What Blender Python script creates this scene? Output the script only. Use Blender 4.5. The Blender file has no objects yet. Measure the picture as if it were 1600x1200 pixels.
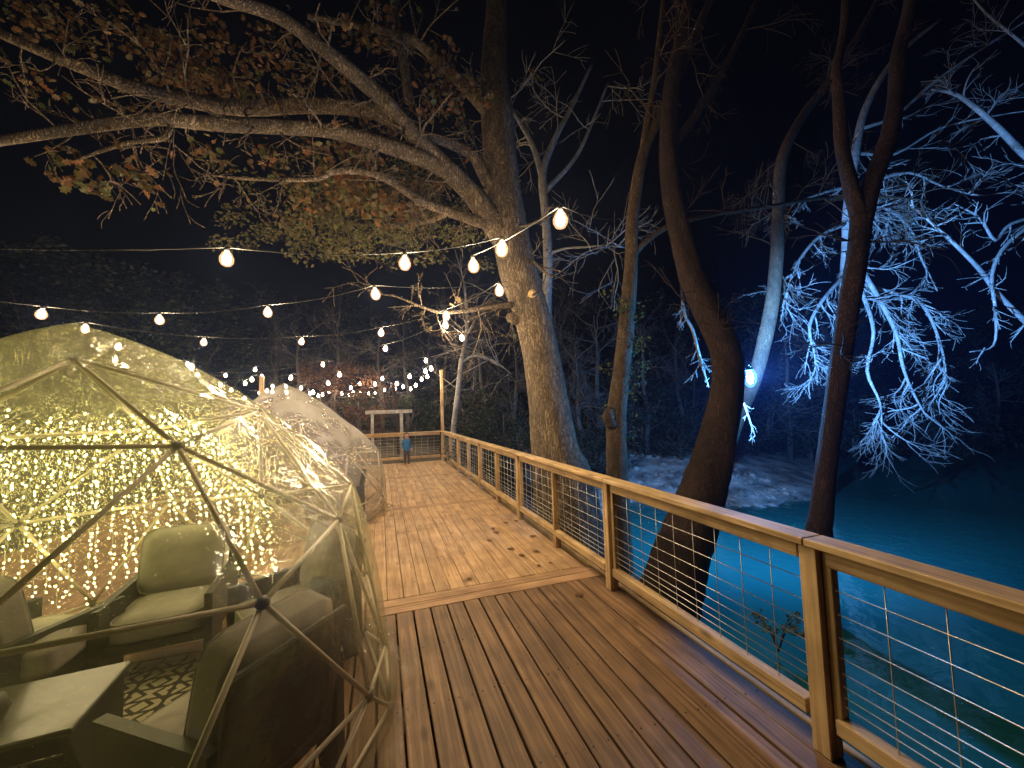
import bpy, bmesh, math, random
import numpy as np
from mathutils import Vector, Matrix
R = math.radians
rnd = random.Random(7)
nr = np.random.RandomState(11)
sc = bpy.context.scene
col = sc.collection

# ---------------------------------------------------------------- camera
F, CX, CY, H = 612.0, 800.0, 600.0, 1.8
def _u(v): return v / np.linalg.norm(v)
_dY = _u(np.array([595 - CX, 645 - CY, F]))
_dX = np.array([2690 - CX, 580 - CY, F]); _dX = _u(_dX - _dX.dot(_dY) * _dY)
_RM = np.stack([_dX, _dY, np.cross(_dX, _dY)], 1)
CAM = np.array([0, 0, H])
def ray(u, v): return _RM.T @ np.array([(u - CX) / F, (v - CY) / F, 1.0])
def onz(u, v, z):
    d = ray(u, v); return CAM + d * ((z - H) / d[2])
def onY(u, v, Y):
    d = ray(u, v); return CAM + d * (Y / d[1])
def ond(u, v, D): return CAM + ray(u, v) * D
cd = bpy.data.cameras.new('camera'); cam = bpy.data.objects.new('camera', cd); col.objects.link(cam)
cd.sensor_width = 36; cd.lens = F / 1600 * 36; cd.clip_end = 600; cd.clip_start = 0.05
rt, up, bk = _RM.T @ [1, 0, 0], _RM.T @ [0, -1, 0], _RM.T @ [0, 0, -1]
cam.matrix_world = Matrix(((rt[0], up[0], bk[0], 0), (rt[1], up[1], bk[1], 0), (rt[2], up[2], bk[2], H), (0, 0, 0, 1)))
sc.camera = cam

# ---------------------------------------------------------------- world, exposure, render
w = bpy.data.worlds.new('World'); sc.world = w; w.use_nodes = True
nt = w.node_tree
sky = nt.nodes.new('ShaderNodeTexSky'); sky.sky_type = 'NISHITA'; sky.sun_disc = False
sky.sun_elevation = R(-6); sky.sun_rotation = R(200)
nt.links.new(sky.outputs[0], nt.nodes['Background'].inputs[0])
nt.nodes['Background'].inputs[1].default_value = 0.003
sc.view_settings.view_transform = 'Standard'; sc.view_settings.look = 'None'
sc.view_settings.exposure = 0.0; sc.view_settings.gamma = 1.0
cy = sc.cycles
cy.use_denoising = True
try: cy.denoiser = 'OPENIMAGEDENOISE'
except Exception: pass
cy.max_bounces = 8; cy.diffuse_bounces = 2; cy.glossy_bounces = 3; cy.transmission_bounces = 3
cy.transparent_max_bounces = 24; cy.volume_bounces = 0
cy.sample_clamp_indirect = 2.0; cy.caustics_reflective = False; cy.caustics_refractive = False
BULB_W, BULB_E = 56.0, 45.0
FLOOD_W, WIDE_W, SPILL_W, FLOOD_COL = 17000.0, 1900.0, 620.0, (0.12, 0.39, 1.0)
HAZE = 0.0016

# ---------------------------------------------------------------- materials
def mat(name, base, rough=0.8, metal=0.0):
    m = bpy.data.materials.new(name); m.use_nodes = True
    b = m.node_tree.nodes['Principled BSDF']
    b.inputs['Base Color'].default_value = (*base, 1); b.inputs['Roughness'].default_value = rough
    b.inputs['Metallic'].default_value = metal
    return m
def N(m, t): return m.node_tree.nodes.new(t)
def L(m, a, b): m.node_tree.links.new(a, b)
def BS(m): return m.node_tree.nodes['Principled BSDF']
def ramp(m, stops):
    r = N(m, 'ShaderNodeValToRGB'); e = r.color_ramp.elements
    while len(e) < len(stops): e.new(0.5)
    for k, (p, c) in enumerate(stops): e[k].position = p; e[k].color = (*c, 1)
    return r
def wood(name, dark, mid, light, rough=0.75, axis=1, knots=True, vary=0.5):
    """long grain along one local axis; every object gets its own offset and tone"""
    m = mat(name, mid, rough)
    tc = N(m, 'ShaderNodeTexCoord'); oi = N(m, 'ShaderNodeObjectInfo')
    off = N(m, 'ShaderNodeVectorMath'); off.operation = 'SCALE'; off.inputs[0].default_value = (37.0, 53.0, 71.0)
    L(m, oi.outputs['Random'], off.inputs['Scale'])
    add = N(m, 'ShaderNodeVectorMath'); L(m, tc.outputs['Object'], add.inputs[0]); L(m, off.outputs[0], add.inputs[1])
    mp = N(m, 'ShaderNodeMapping'); s = [26, 26, 26]; s[axis] = 0.9; mp.inputs['Scale'].default_value = s
    L(m, add.outputs[0], mp.inputs[0])
    n1 = N(m, 'ShaderNodeTexNoise'); n1.inputs['Scale'].default_value = 1.6; n1.inputs['Detail'].default_value = 8
    n1.inputs['Distortion'].default_value = 0.6; L(m, mp.outputs[0], n1.inputs['Vector'])
    r = ramp(m, [(0.3, dark), (0.5, mid), (0.72, light)]); L(m, n1.outputs['Fac'], r.inputs[0])
    # blotches
    n2 = N(m, 'ShaderNodeTexNoise'); n2.inputs['Scale'].default_value = 3.2; n2.inputs['Detail'].default_value = 4
    L(m, add.outputs[0], n2.inputs['Vector'])
    r2 = ramp(m, [(0.32, (0.55, 0.52, 0.5)), (0.6, (1, 1, 1))]); L(m, n2.outputs['Fac'], r2.inputs[0])
    mx = N(m, 'ShaderNodeMix'); mx.data_type = 'RGBA'; mx.blend_type = 'MULTIPLY'; mx.inputs[0].default_value = 0.8
    L(m, r.outputs[0], mx.inputs[6]); L(m, r2.outputs[0], mx.inputs[7])
    out = mx.outputs[2]
    if knots:
        mk = N(m, 'ShaderNodeMapping'); s = [9, 9, 9]; s[axis] = 3.2; mk.inputs['Scale'].default_value = s
        L(m, add.outputs[0], mk.inputs[0])
        v = N(m, 'ShaderNodeTexVoronoi'); v.inputs['Scale'].default_value = 0.62; L(m, mk.outputs[0], v.inputs['Vector'])
        rk = ramp(m, [(0.05, (0.22, 0.15, 0.1)), (0.16, (1, 1, 1))]); L(m, v.outputs['Distance'], rk.inputs[0])
        m2 = N(m, 'ShaderNodeMix'); m2.data_type = 'RGBA'; m2.blend_type = 'MULTIPLY'; m2.inputs[0].default_value = 0.65
        L(m, out, m2.inputs[6]); L(m, rk.outputs[0], m2.inputs[7]); out = m2.outputs[2]
    hs = N(m, 'ShaderNodeHueSaturation')
    mr = N(m, 'ShaderNodeMapRange'); mr.inputs[3].default_value = 1 - vary * 0.45; mr.inputs[4].default_value = 1 + vary * 0.4
    L(m, oi.outputs['Random'], mr.inputs[0]); L(m, mr.outputs[0], hs.inputs['Value']); L(m, out, hs.inputs['Color'])
    L(m, hs.outputs[0], BS(m).inputs['Base Color'])
    bp = N(m, 'ShaderNodeBump'); bp.inputs['Strength'].default_value = 0.35; bp.inputs['Distance'].default_value = 0.004
    L(m, n1.outputs['Fac'], bp.inputs['Height']); L(m, bp.outputs[0], BS(m).inputs['Normal'])
    return m
M = {}
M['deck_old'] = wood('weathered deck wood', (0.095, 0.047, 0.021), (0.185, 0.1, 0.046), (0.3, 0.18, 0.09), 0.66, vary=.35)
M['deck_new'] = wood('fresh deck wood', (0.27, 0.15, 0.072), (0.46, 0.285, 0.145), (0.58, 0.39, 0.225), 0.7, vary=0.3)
M['deck_new_x'] = wood('fresh deck wood crossways', (0.2, 0.11, 0.055), (0.36, 0.21, 0.11), (0.5, 0.32, 0.18), 0.7, axis=0, vary=0.3)
M['rail_y'] = wood('rail wood lengthways', (0.33, 0.205, 0.09), (0.56, 0.38, 0.19), (0.68, 0.5, 0.28), 0.65, axis=1, vary=0.25)
M['rail_x'] = wood('rail wood crossways', (0.33, 0.205, 0.09), (0.56, 0.38, 0.19), (0.68, 0.5, 0.28), 0.65, axis=0, vary=0.25)
M['rail_z'] = wood('rail wood upright', (0.33, 0.205, 0.09), (0.56, 0.38, 0.19), (0.68, 0.5, 0.28), 0.65, axis=2, vary=0.25)
M['wire'] = mat('galvanised wire', (0.62, 0.6, 0.56), 0.35, 0.7)
M['black_wire'] = mat('black cable', (0.03, 0.03, 0.03), 0.5)
M['steel'] = mat('painted tube', (0.56, 0.49, 0.38), 0.45)
M['hub'] = mat('dark hub', (0.12, 0.11, 0.1), 0.4)
M['dark_panel'] = mat('dark resin panel', (0.012, 0.0115, 0.011), 0.6)
M['navy'] = mat('navy cloth', (0.012, 0.02, 0.04), 0.9)
def cloth(name, c):
    m = mat(name, c, 0.95)
    tc = N(m, 'ShaderNodeTexCoord'); n = N(m, 'ShaderNodeTexNoise'); n.inputs['Scale'].default_value = 220
    L(m, tc.outputs['Object'], n.inputs['Vector'])
    n2 = N(m, 'ShaderNodeTexNoise'); n2.inputs['Scale'].default_value = 5; L(m, tc.outputs['Object'], n2.inputs['Vector'])
    r = ramp(m, [(0.3, tuple(x * 0.72 for x in c)), (0.7, c)]); L(m, n2.outputs['Fac'], r.inputs[0]); L(m, r.outputs[0], BS(m).inputs['Base Color'])
    b = N(m, 'ShaderNodeBump'); b.inputs['Strength'].default_value = 0.4; b.inputs['Distance'].default_value = 0.003
    L(m, n.outputs['Fac'], b.inputs['Height']); L(m, b.outputs[0], BS(m).inputs['Normal'])
    return m
M['cushion'] = cloth('greige cushion cloth', (0.29, 0.265, 0.24))
M['skin'] = mat('skin', (0.5, 0.27, 0.19), 0.6)
M['blue_coat'] = cloth('blue coat cloth', (0.05, 0.2, 0.45))
M['trousers'] = cloth('grey trouser cloth', (0.1, 0.09, 0.1))
M['hair'] = mat('brown hair', (0.09, 0.05, 0.03), 0.7)
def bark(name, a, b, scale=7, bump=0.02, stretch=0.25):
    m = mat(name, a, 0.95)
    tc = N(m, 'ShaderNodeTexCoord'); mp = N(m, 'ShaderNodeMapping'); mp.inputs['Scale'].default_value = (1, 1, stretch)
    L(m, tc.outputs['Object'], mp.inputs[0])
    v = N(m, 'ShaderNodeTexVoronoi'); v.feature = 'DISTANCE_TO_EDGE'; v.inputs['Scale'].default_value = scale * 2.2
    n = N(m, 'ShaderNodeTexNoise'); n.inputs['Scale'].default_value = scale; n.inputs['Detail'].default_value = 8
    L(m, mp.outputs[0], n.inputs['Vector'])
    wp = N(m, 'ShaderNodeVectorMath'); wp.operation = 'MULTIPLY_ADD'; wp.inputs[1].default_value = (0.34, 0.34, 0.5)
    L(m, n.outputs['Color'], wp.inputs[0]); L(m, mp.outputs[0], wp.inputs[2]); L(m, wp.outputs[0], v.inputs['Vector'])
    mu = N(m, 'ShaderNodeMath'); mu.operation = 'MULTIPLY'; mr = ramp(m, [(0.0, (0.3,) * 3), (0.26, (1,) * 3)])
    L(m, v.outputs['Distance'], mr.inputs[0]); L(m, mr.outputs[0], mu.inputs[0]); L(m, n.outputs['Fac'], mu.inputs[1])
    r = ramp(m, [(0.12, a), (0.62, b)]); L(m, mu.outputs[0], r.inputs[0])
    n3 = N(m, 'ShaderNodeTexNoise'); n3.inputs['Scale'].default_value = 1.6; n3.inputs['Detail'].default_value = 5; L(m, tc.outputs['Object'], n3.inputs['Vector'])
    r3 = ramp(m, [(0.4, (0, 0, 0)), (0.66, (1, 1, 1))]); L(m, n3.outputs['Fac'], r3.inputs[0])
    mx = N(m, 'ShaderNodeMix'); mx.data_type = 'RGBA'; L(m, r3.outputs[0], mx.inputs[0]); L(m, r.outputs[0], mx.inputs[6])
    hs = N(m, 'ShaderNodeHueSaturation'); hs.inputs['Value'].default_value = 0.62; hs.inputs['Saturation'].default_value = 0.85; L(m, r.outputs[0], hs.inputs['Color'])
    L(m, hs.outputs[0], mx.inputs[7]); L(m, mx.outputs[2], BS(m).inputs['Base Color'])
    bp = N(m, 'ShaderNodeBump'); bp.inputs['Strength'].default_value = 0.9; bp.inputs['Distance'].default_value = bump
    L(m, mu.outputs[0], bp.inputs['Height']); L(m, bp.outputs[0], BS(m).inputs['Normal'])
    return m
M['bark_oak'] = bark('oak bark', (0.07, 0.048, 0.03), (0.36, 0.27, 0.18), 8, 0.045)
M['bark_brown'] = bark('brown bark', (0.022, 0.012, 0.009), (0.085, 0.046, 0.034), 9, 0.03, 0.35)
M['bark_tan'] = bark('tan bark', (0.05, 0.032, 0.018), (0.22, 0.145, 0.085), 10, 0.012, 0.5)
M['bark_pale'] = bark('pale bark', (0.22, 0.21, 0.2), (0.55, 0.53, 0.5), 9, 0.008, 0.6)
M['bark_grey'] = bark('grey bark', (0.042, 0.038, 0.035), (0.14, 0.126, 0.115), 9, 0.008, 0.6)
def leafmat(name, cols):
    m = mat(name, cols[0], 0.7)
    g = N(m, 'ShaderNodeNewGeometry')
    r = ramp(m, [(k / max(1, len(cols) - 1), c) for k, c in enumerate(cols)]); r.color_ramp.interpolation = 'LINEAR'
    L(m, g.outputs['Random Per Island'], r.inputs[0])
    t = N(m, 'ShaderNodeBsdfTranslucent'); d = BS(m); mx = N(m, 'ShaderNodeMixShader'); mx.inputs[0].default_value = 0.3
    L(m, r.outputs[0], d.inputs['Base Color']); L(m, r.outputs[0], t.inputs['Color'])
    L(m, d.outputs[0], mx.inputs[1]); L(m, t.outputs[0], mx.inputs[2]); L(m, mx.outputs[0], m.node_tree.nodes['Material Output'].inputs[0])
    return m
M['leaf_oak'] = leafmat('autumn oak leaves', [(0.075, 0.065, 0.022), (0.15, 0.062, 0.022), (0.1, 0.085, 0.03), (0.25, 0.1, 0.036), (0.09, 0.11, 0.028), (0.1, 0.045, 0.02)])
M['leaf_olive'] = leafmat('olive leaves', [(0.085, 0.08, 0.03), (0.12, 0.1, 0.035), (0.09, 0.1, 0.03), (0.14, 0.1, 0.04)])
M['leaf_dark'] = leafmat('dark evergreen leaves', [(0.01, 0.02, 0.009), (0.016, 0.028, 0.012), (0.022, 0.034, 0.015)])
M['leaf_ivy'] = leafmat('ivy leaves', [(0.05, 0.09, 0.025), (0.1, 0.12, 0.035), (0.15, 0.13, 0.04)])
M['leaf_red'] = leafmat('russet leaves', [(0.08, 0.032, 0.02), (0.11, 0.048, 0.025), (0.06, 0.03, 0.018)])
M['leaf_dead'] = leafmat('fallen leaves', [(0.2, 0.09, 0.03), (0.12, 0.05, 0.02), (0.3, 0.15, 0.04)])

def emis(name, c, s, see=True, sampling='NONE'):
    m = bpy.data.materials.new(name); m.use_nodes = True; t = m.node_tree; t.nodes.remove(t.nodes['Principled BSDF'])
    e = t.nodes.new('ShaderNodeEmission'); e.inputs[0].default_value = (*c, 1); e.inputs[1].default_value = s
    o = t.nodes['Material Output']
    if see:
        tr = t.nodes.new('ShaderNodeBsdfTransparent'); a = t.nodes.new('ShaderNodeAddShader')
        t.links.new(e.outputs[0], a.inputs[0]); t.links.new(tr.outputs[0], a.inputs[1]); t.links.new(a.outputs[0], o.inputs[0])
    else: t.links.new(e.outputs[0], o.inputs[0])
    m.cycles.emission_sampling = sampling
    return m
M['bulb'] = emis('bulb glass with halo glow', (1.0, 0.5, 0.22), 0.75)  # weak emission on the glass imitates the warm halo round each bulb
M['filament'] = emis('white hot filament', (1.0, 0.82, 0.6), BULB_E)
M['fairy'] = emis('fairy light', (1.0, 0.9, 0.3), 72.0, False, 'FRONT')
M['flood'] = emis('flood lens glow', (0.5, 0.75, 1.0), 60.0)

def film(name, tint, lo=.25):
    m = bpy.data.materials.new(name); m.use_nodes = True; t = m.node_tree; t.nodes.remove(t.nodes['Principled BSDF'])
    nn = t.nodes.new; lk = t.links.new
    tr = nn('ShaderNodeBsdfTransparent'); tr.inputs[0].default_value = (0.96, 0.95, 0.92, 1)
    gl = nn('ShaderNodeBsdfGlossy'); gl.inputs['Roughness'].default_value = 0.022; gl.inputs[0].default_value = (0.9, 0.9, 0.88, 1)
    df = nn('ShaderNodeBsdfDiffuse'); df.inputs[0].default_value = (*tint, 1)
    tl = nn('ShaderNodeBsdfTranslucent'); tl.inputs[0].default_value = (*tint, 1)
    tc = nn('ShaderNodeTexCoord')
    n1 = nn('ShaderNodeTexNoise'); n1.inputs['Scale'].default_value = 9; n1.inputs['Detail'].default_value = 6; n1.inputs['Distortion'].default_value = 1.0
    n2 = nn('ShaderNodeTexNoise'); n2.inputs['Scale'].default_value = 30; n2.inputs['Detail'].default_value = 3
    lk(tc.outputs['Object'], n1.inputs['Vector']); lk(tc.outputs['Object'], n2.inputs['Vector'])
    ad = nn('ShaderNodeMath'); ad.operation = 'MULTIPLY_ADD'; ad.inputs[1].default_value = 0.34
    lk(n2.outputs['Fac'], ad.inputs[0]); lk(n1.outputs['Fac'], ad.inputs[2])
    bp = nn('ShaderNodeBump'); bp.inputs['Strength'].default_value = 1.0; bp.inputs['Distance'].default_value = 0.075
    lk(ad.outputs[0], bp.inputs['Height']); lk(bp.outputs[0], gl.inputs['Normal'])
    m1 = nn('ShaderNodeMixShader'); m1.inputs[0].default_value = 0.55; lk(df.outputs[0], m1.inputs[1]); lk(tl.outputs[0], m1.inputs[2])
    m2 = nn('ShaderNodeMixShader'); m2.inputs[0].default_value = 0.5; lk(m1.outputs[0], m2.inputs[1]); lk(gl.outputs[0], m2.inputs[2])
    lw = nn('ShaderNodeLayerWeight'); lw.inputs[0].default_value = 0.25
    mr = nn('ShaderNodeMapRange'); sz = nn('ShaderNodeSeparateXYZ'); lk(tc.outputs['Object'], sz.inputs[0])
    fog = nn('ShaderNodeMapRange'); fog.interpolation_type = 'SMOOTHSTEP'; fog.inputs[1].default_value = .5; fog.inputs[2].default_value = 1.5
    fog.inputs[3].default_value = lo * .36; fog.inputs[4].default_value = lo * 1.12; lk(sz.outputs[2], fog.inputs[0])
    n4 = nn('ShaderNodeTexNoise'); n4.inputs['Scale'].default_value = 2.2; n4.inputs['Detail'].default_value = 5; lk(tc.outputs['Object'], n4.inputs['Vector'])
    fm_ = nn('ShaderNodeMapRange'); fm_.inputs[1].default_value = .3; fm_.inputs[2].default_value = .7; fm_.inputs[3].default_value = .75; fm_.inputs[4].default_value = 1.3; lk(n4.outputs['Fac'], fm_.inputs[0])
    fmu = nn('ShaderNodeMath'); fmu.operation = 'MULTIPLY'; lk(fog.outputs[0], fmu.inputs[0]); lk(fm_.outputs[0], fmu.inputs[1]); lk(fmu.outputs[0], mr.inputs[3]); mr.inputs[4].default_value = 0.62; lk(lw.outputs['Facing'], mr.inputs[0])
    m3 = nn('ShaderNodeMixShader'); lk(mr.outputs[0], m3.inputs[0]); lk(tr.outputs[0], m3.inputs[1]); lk(m2.outputs[0], m3.inputs[2])
    lk(m3.outputs[0], t.nodes['Material Output'].inputs[0])
    return m
M['film'] = film('clear vinyl film', (0.72, 0.7, 0.46))
M['film_far'] = film('clouded vinyl film', (0.88, 0.87, 0.86), .44)

# ---------------------------------------------------------------- mesh helpers
def mesh_obj(name, V, Fc, m, parent=None, smooth=False):
    me = bpy.data.meshes.new(name)
    me.from_pydata([tuple(v) for v in V], [], [tuple(f) for f in Fc]); me.materials.append(m)
    if smooth: me.polygons.foreach_set('use_smooth', [True] * len(me.polygons))
    me.update()
    return link(name, me, parent)
def link(name, me, parent=None):
    o = bpy.data.objects.new(name, me); col.objects.link(o)
    if parent is not None: o.parent = parent
    return o
def tag(o, label=None, cat=None, group=None, kind=None):
    if label: o['label'] = label
    if cat: o['category'] = cat
    if group: o['group'] = group
    if kind: o['kind'] = kind
    return o
def thing(name, label, cat, loc=(0, 0, 0), rz=0, group=None):
    o = bpy.data.objects.new(name, None); col.objects.link(o); o.location = loc; o.rotation_euler = (0, 0, rz)
    o.empty_display_size = 0.2
    return tag(o, label, cat, group)
_boxes = {}
def box_mesh(key, sx, sy, sz, m, bev=0.004):
    k = (key, round(sx, 4), round(sy, 4), round(sz, 4), m.name)
    if k in _boxes: return _boxes[k]
    bm = bmesh.new(); bmesh.ops.create_cube(bm, size=1.0); bmesh.ops.scale(bm, vec=(sx, sy, sz), verts=bm.verts)
    if bev: bmesh.ops.bevel(bm, geom=list(bm.edges), offset=bev, segments=1, affect='EDGES')
    me = bpy.data.meshes.new(key); bm.to_mesh(me); bm.free(); me.materials.append(m)
    _boxes[k] = me; return me
def box(name, cx, cyy, cz, sx, sy, sz, m, parent=None, bev=0.004, rot=None):
    o = link(name, box_mesh(name, sx, sy, sz, m, bev), parent); o.location = (cx, cyy, cz)
    if rot: o.rotation_euler = rot
    return o
def catmull(P, per=4):
    P = [np.array(p, float) for p in P]
    if len(P) < 3: return P
    Q = [2 * P[0] - P[1]] + P + [2 * P[-1] - P[-2]]; out = []
    for i in range(1, len(Q) - 2):
        for s in range(per):
            t = s / per; a, b, c, d = Q[i - 1], Q[i], Q[i + 1], Q[i + 2]
            out.append(0.5 * (2 * b + (c - a) * t + (2 * a - 5 * b + 4 * c - d) * t * t + (3 * b - a - 3 * c + d) * t ** 3))
    out.append(Q[-2]); return out
class MB:
    def __init__(s): s.V = []; s.F = []
    def tube(s, P, rad, n=6, cap=True, rough=0.0):
        P = np.array(P, float); k = len(P)
        rad = np.full(k, rad) if np.isscalar(rad) else np.array(rad, float)
        T = np.gradient(P, axis=0); T /= np.maximum(np.linalg.norm(T, axis=1, keepdims=True), 1e-9)
        a = np.array([0, 0, 1.0]) if abs(T[0][2]) < 0.9 else np.array([1.0, 0, 0])
        b0 = len(s.V); ang = np.arange(n) * 2 * math.pi / n; ph = rnd.random() * 6
        for i in range(k):
            u = a - T[i] * a.dot(T[i]); nu = np.linalg.norm(u)
            if nu < 1e-6: u = np.cross(T[i], [0.3, 0.5, 0.8]); nu = np.linalg.norm(u)
            u /= nu; v = np.cross(T[i], u); a = u
            for j, t in enumerate(ang):
                rr = rad[i]
                if rough: rr *= 1 + rough * (math.sin(3 * t + ph + i * 0.4) * 0.5 + math.sin(5 * t - ph * 2 + i * 0.23) * 0.35 + rnd.uniform(-0.35, 0.35))
                s.V.append(P[i] + rr * (math.cos(t) * u + math.sin(t) * v))
        for i in range(k - 1):
            for j in range(n):
                p = b0 + i * n; s.F.append((p + j, p + (j + 1) % n, p + n + (j + 1) % n, p + n + j))
        if cap:
            s.F.append(tuple(b0 + j for j in range(n))[::-1]); s.F.append(tuple(b0 + (k - 1) * n + j for j in range(n)))
    def limb(s, pts, rads, n=10, per=4, rough=0.08):
        P = catmull(pts, per); k = len(P)
        r = np.interp(np.linspace(0, len(pts) - 1, k), range(len(pts)), rads)
        s.tube(P, r, n, True, rough)
    def add(s, V, Fc):
        b = len(s.V); s.V.extend(V); s.F.extend([tuple(b + i for i in f) for f in Fc])
    def build(s, name, m, parent=None, smooth=True): return mesh_obj(name, s.V, s.F, m, parent, smooth)
_OAK = [(0, 0), (0.1, 0.16), (0.26, 0.2), (0.17, 0.36), (0.4, 0.5), (0.2, 0.6), (0.34, 0.82), (0.12, 0.84), (0, 1.0), (-0.12, 0.84), (-0.34, 0.82), (-0.2, 0.6), (-0.4, 0.5), (-0.17, 0.36), (-0.26, 0.2), (-0.1, 0.16)]
def leaves(mb, pts, size, oak=False, droop=0.5):
    for p in pts:
        s = size * rnd.uniform(0.6, 1.3); th = rnd.random() * 6.283
        d = np.array([math.cos(th), math.sin(th), rnd.uniform(-1.2, 0.6) * droop * 1.4]); d /= np.linalg.norm(d)
        e = np.cross(d, [rnd.uniform(-1, 1), rnd.uniform(-1, 1), rnd.uniform(-1, 1)]); e /= max(np.linalg.norm(e), 1e-6)
        nn = np.cross(d, e); p = np.array(p)
        if oak:
            V = [p + s * (y * d + x * e + (0.25 * abs(x) - 0.15 * y * y) * nn) for x, y in _OAK]
            mb.add(V, [tuple(range(16))])
        else:
            V = [p, p + s * (0.5 * d + 0.3 * e + 0.08 * nn), p + s * d, p + s * (0.5 * d - 0.3 * e + 0.08 * nn)]
            mb.add(V, [(0, 1, 2, 3)])
def clump(c, r, n, flat=0.8):
    c = np.array(c, float); out = []
    for _ in range(n):
        v = nr.normal(size=3); v /= np.linalg.norm(v); v[2] *= flat
        out.append(c + v * r * nr.uniform(0.15, 1) ** 0.6)
    return out
def grow(mb, p, d, length, r, depth, droop=0.0, kids=(3, 5), wander=0.25, n=5, ends=None, taper=0.35, minr=0.006):
    p = np.array(p, float); d = np.array(d, float); d /= np.linalg.norm(d)
    k = max(4, int(length / 0.16)); k = min(k, 12); P = [p.copy()]; st = length / k
    D = []
    for i in range(k):
        d = d + nr.normal(size=3) * wander * 0.5 + np.array([0, 0, -droop * 0.12]); d /= np.linalg.norm(d)
        p = p + d * st; P.append(p.copy()); D.append(d.copy())
    rad = np.maximum(np.linspace(r, r * taper, k + 1), minr)
    mb.tube(P, rad, n, True, 0.05)
    if depth > 0:
        for _ in range(rnd.randint(*kids)):
            i = rnd.randint(max(1, k // 5), k - 1)
            v = nr.normal(size=3); v -= v.dot(D[i]) * D[i]; v /= np.linalg.norm(v)
            nd = D[i] * rnd.uniform(0.4, 1.0) + v * rnd.uniform(0.5, 0.9)
            grow(mb, P[i], nd, length * rnd.uniform(0.35, 0.62), max(rad[i] * 0.6, minr), depth - 1, droop, kids, wander, max(4, n - 1), ends, taper, minr)
    if ends is not None and depth <= 1: ends.extend(P[k // 2:])

# ---------------------------------------------------------------- ground, river
SH = [(2.7, -40), (2.9, -4), (3.1, 1), (3.25, 1.9), (4.4, 3.3), (4.6, 4.6), (4.7, 6.4), (5.4, 8.6), (6.6, 10.6), (7.9, 11.9), (9.3, 11.3), (10.8, 10.3), (12.0, 9.6), (15, 9.8), (18, 11.5), (23, 15), (36, 20), (70, 24), (160, 30), (160, -40)]
WZ = -1.6
_S = np.array(SH, float)
def sdist(X, Y):
    P = np.stack([X, Y], -1); best = np.full(X.shape, 1e9); ins = np.zeros(X.shape, bool)
    for i in range(len(_S)):
        a, b = _S[i], _S[(i + 1) % len(_S)]; e = b - a; q = P - a
        t = np.clip((q @ e) / (e @ e), 0, 1); best = np.minimum(best, np.linalg.norm(q - t[..., None] * e, axis=-1))
        c = (a[1] > Y) != (b[1] > Y)
        xi = (b[0] - a[0]) * (Y - a[1]) / (b[1] - a[1] + 1e-12) + a[0]
        ins ^= c & (X < xi)
    return np.where(ins, -best, best)
def gheight(X, Y):
    X = np.asarray(X, float); Y = np.asarray(Y, float); d = sdist(X, Y)
    h = np.where(d < 0, np.maximum(WZ + 0.45 * d, WZ - 2.0), WZ + 0.26 * np.minimum(d, 4.0) + 0.05 * np.clip(d - 4, 0, 30))
    n = 0.05 * np.sin(X * 2.1 + np.sin(Y * 1.3)) * np.sin(Y * 1.7 + 1) + 0.03 * np.sin(X * 5.3 + Y * 3.1) + 0.02 * np.sin(X * 9.1 - Y * 7.7)
    h = h + n * np.clip(1.2 + d, 0.2, 1)
    return np.where((X < 2.6) & (Y < 16), np.minimum(h, -0.55), h)
g1 = np.sinh(np.linspace(-4.2, 4.2, 190)); gx = 6 + g1 / g1.max() * 150; gy = 8 + g1 / g1.max() * 150
GX, GY = np.meshgrid(gx, gy); GZ = gheight(GX, GY)
nx = len(gx)
V = np.stack([GX, GY, GZ], -1).reshape(-1, 3)
Fc = [(j * nx + i, j * nx + i + 1, (j + 1) * nx + i + 1, (j + 1) * nx + i) for j in range(nx - 1) for i in range(nx - 1)]
mg = mat('bank gravel and leaf litter', (0.2, 0.19, 0.17), 0.95)
tc = N(mg, 'ShaderNodeTexCoord'); n1 = N(mg, 'ShaderNodeTexNoise'); n1.inputs['Scale'].default_value = 1.4; n1.inputs['Detail'].default_value = 9
mpg = N(mg, 'ShaderNodeMapping'); mpg.inputs['Scale'].default_value = (1, 1, 1); L(mg, tc.outputs['Object'], mpg.inputs[0]); L(mg, mpg.outputs[0], n1.inputs['Vector'])
rg = ramp(mg, [(0.35, (0.12, 0.115, 0.105)), (0.5, (0.34, 0.33, 0.31)), (0.66, (0.56, 0.55, 0.52))]); L(mg, n1.outputs['Fac'], rg.inputs[0])
rl = ramp(mg, [(0.35, (0.03, 0.024, 0.016)), (0.65, (0.09, 0.07, 0.045))]); L(mg, n1.outputs['Fac'], rl.inputs[0])
gsx = N(mg, 'ShaderNodeSeparateXYZ'); L(mg, tc.outputs['Object'], gsx.inputs[0])
gmr = N(mg, 'ShaderNodeMapRange'); gmr.interpolation_type = 'SMOOTHSTEP'; gmr.inputs[1].default_value = 5.2; gmr.inputs[2].default_value = 6.8; L(mg, gsx.outputs[0], gmr.inputs[0])
gmx = N(mg, 'ShaderNodeMix'); gmx.data_type = 'RGBA'; L(mg, gmr.outputs[0], gmx.inputs[0]); L(mg, rl.outputs[0], gmx.inputs[6]); L(mg, rg.outputs[0], gmx.inputs[7])
L(mg, gmx.outputs[2], BS(mg).inputs['Base Color'])
n2 = N(mg, 'ShaderNodeTexNoise'); n2.inputs['Scale'].default_value = 12; n2.inputs['Detail'].default_value = 6; L(mg, tc.outputs['Object'], n2.inputs['Vector'])
bg = N(mg, 'ShaderNodeBump'); bg.inputs['Distance'].default_value = 0.08; bg.inputs['Strength'].default_value = 1; L(mg, n2.outputs['Fac'], bg.inputs['Height']); L(mg, bg.outputs[0], BS(mg).inputs['Normal'])
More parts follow.
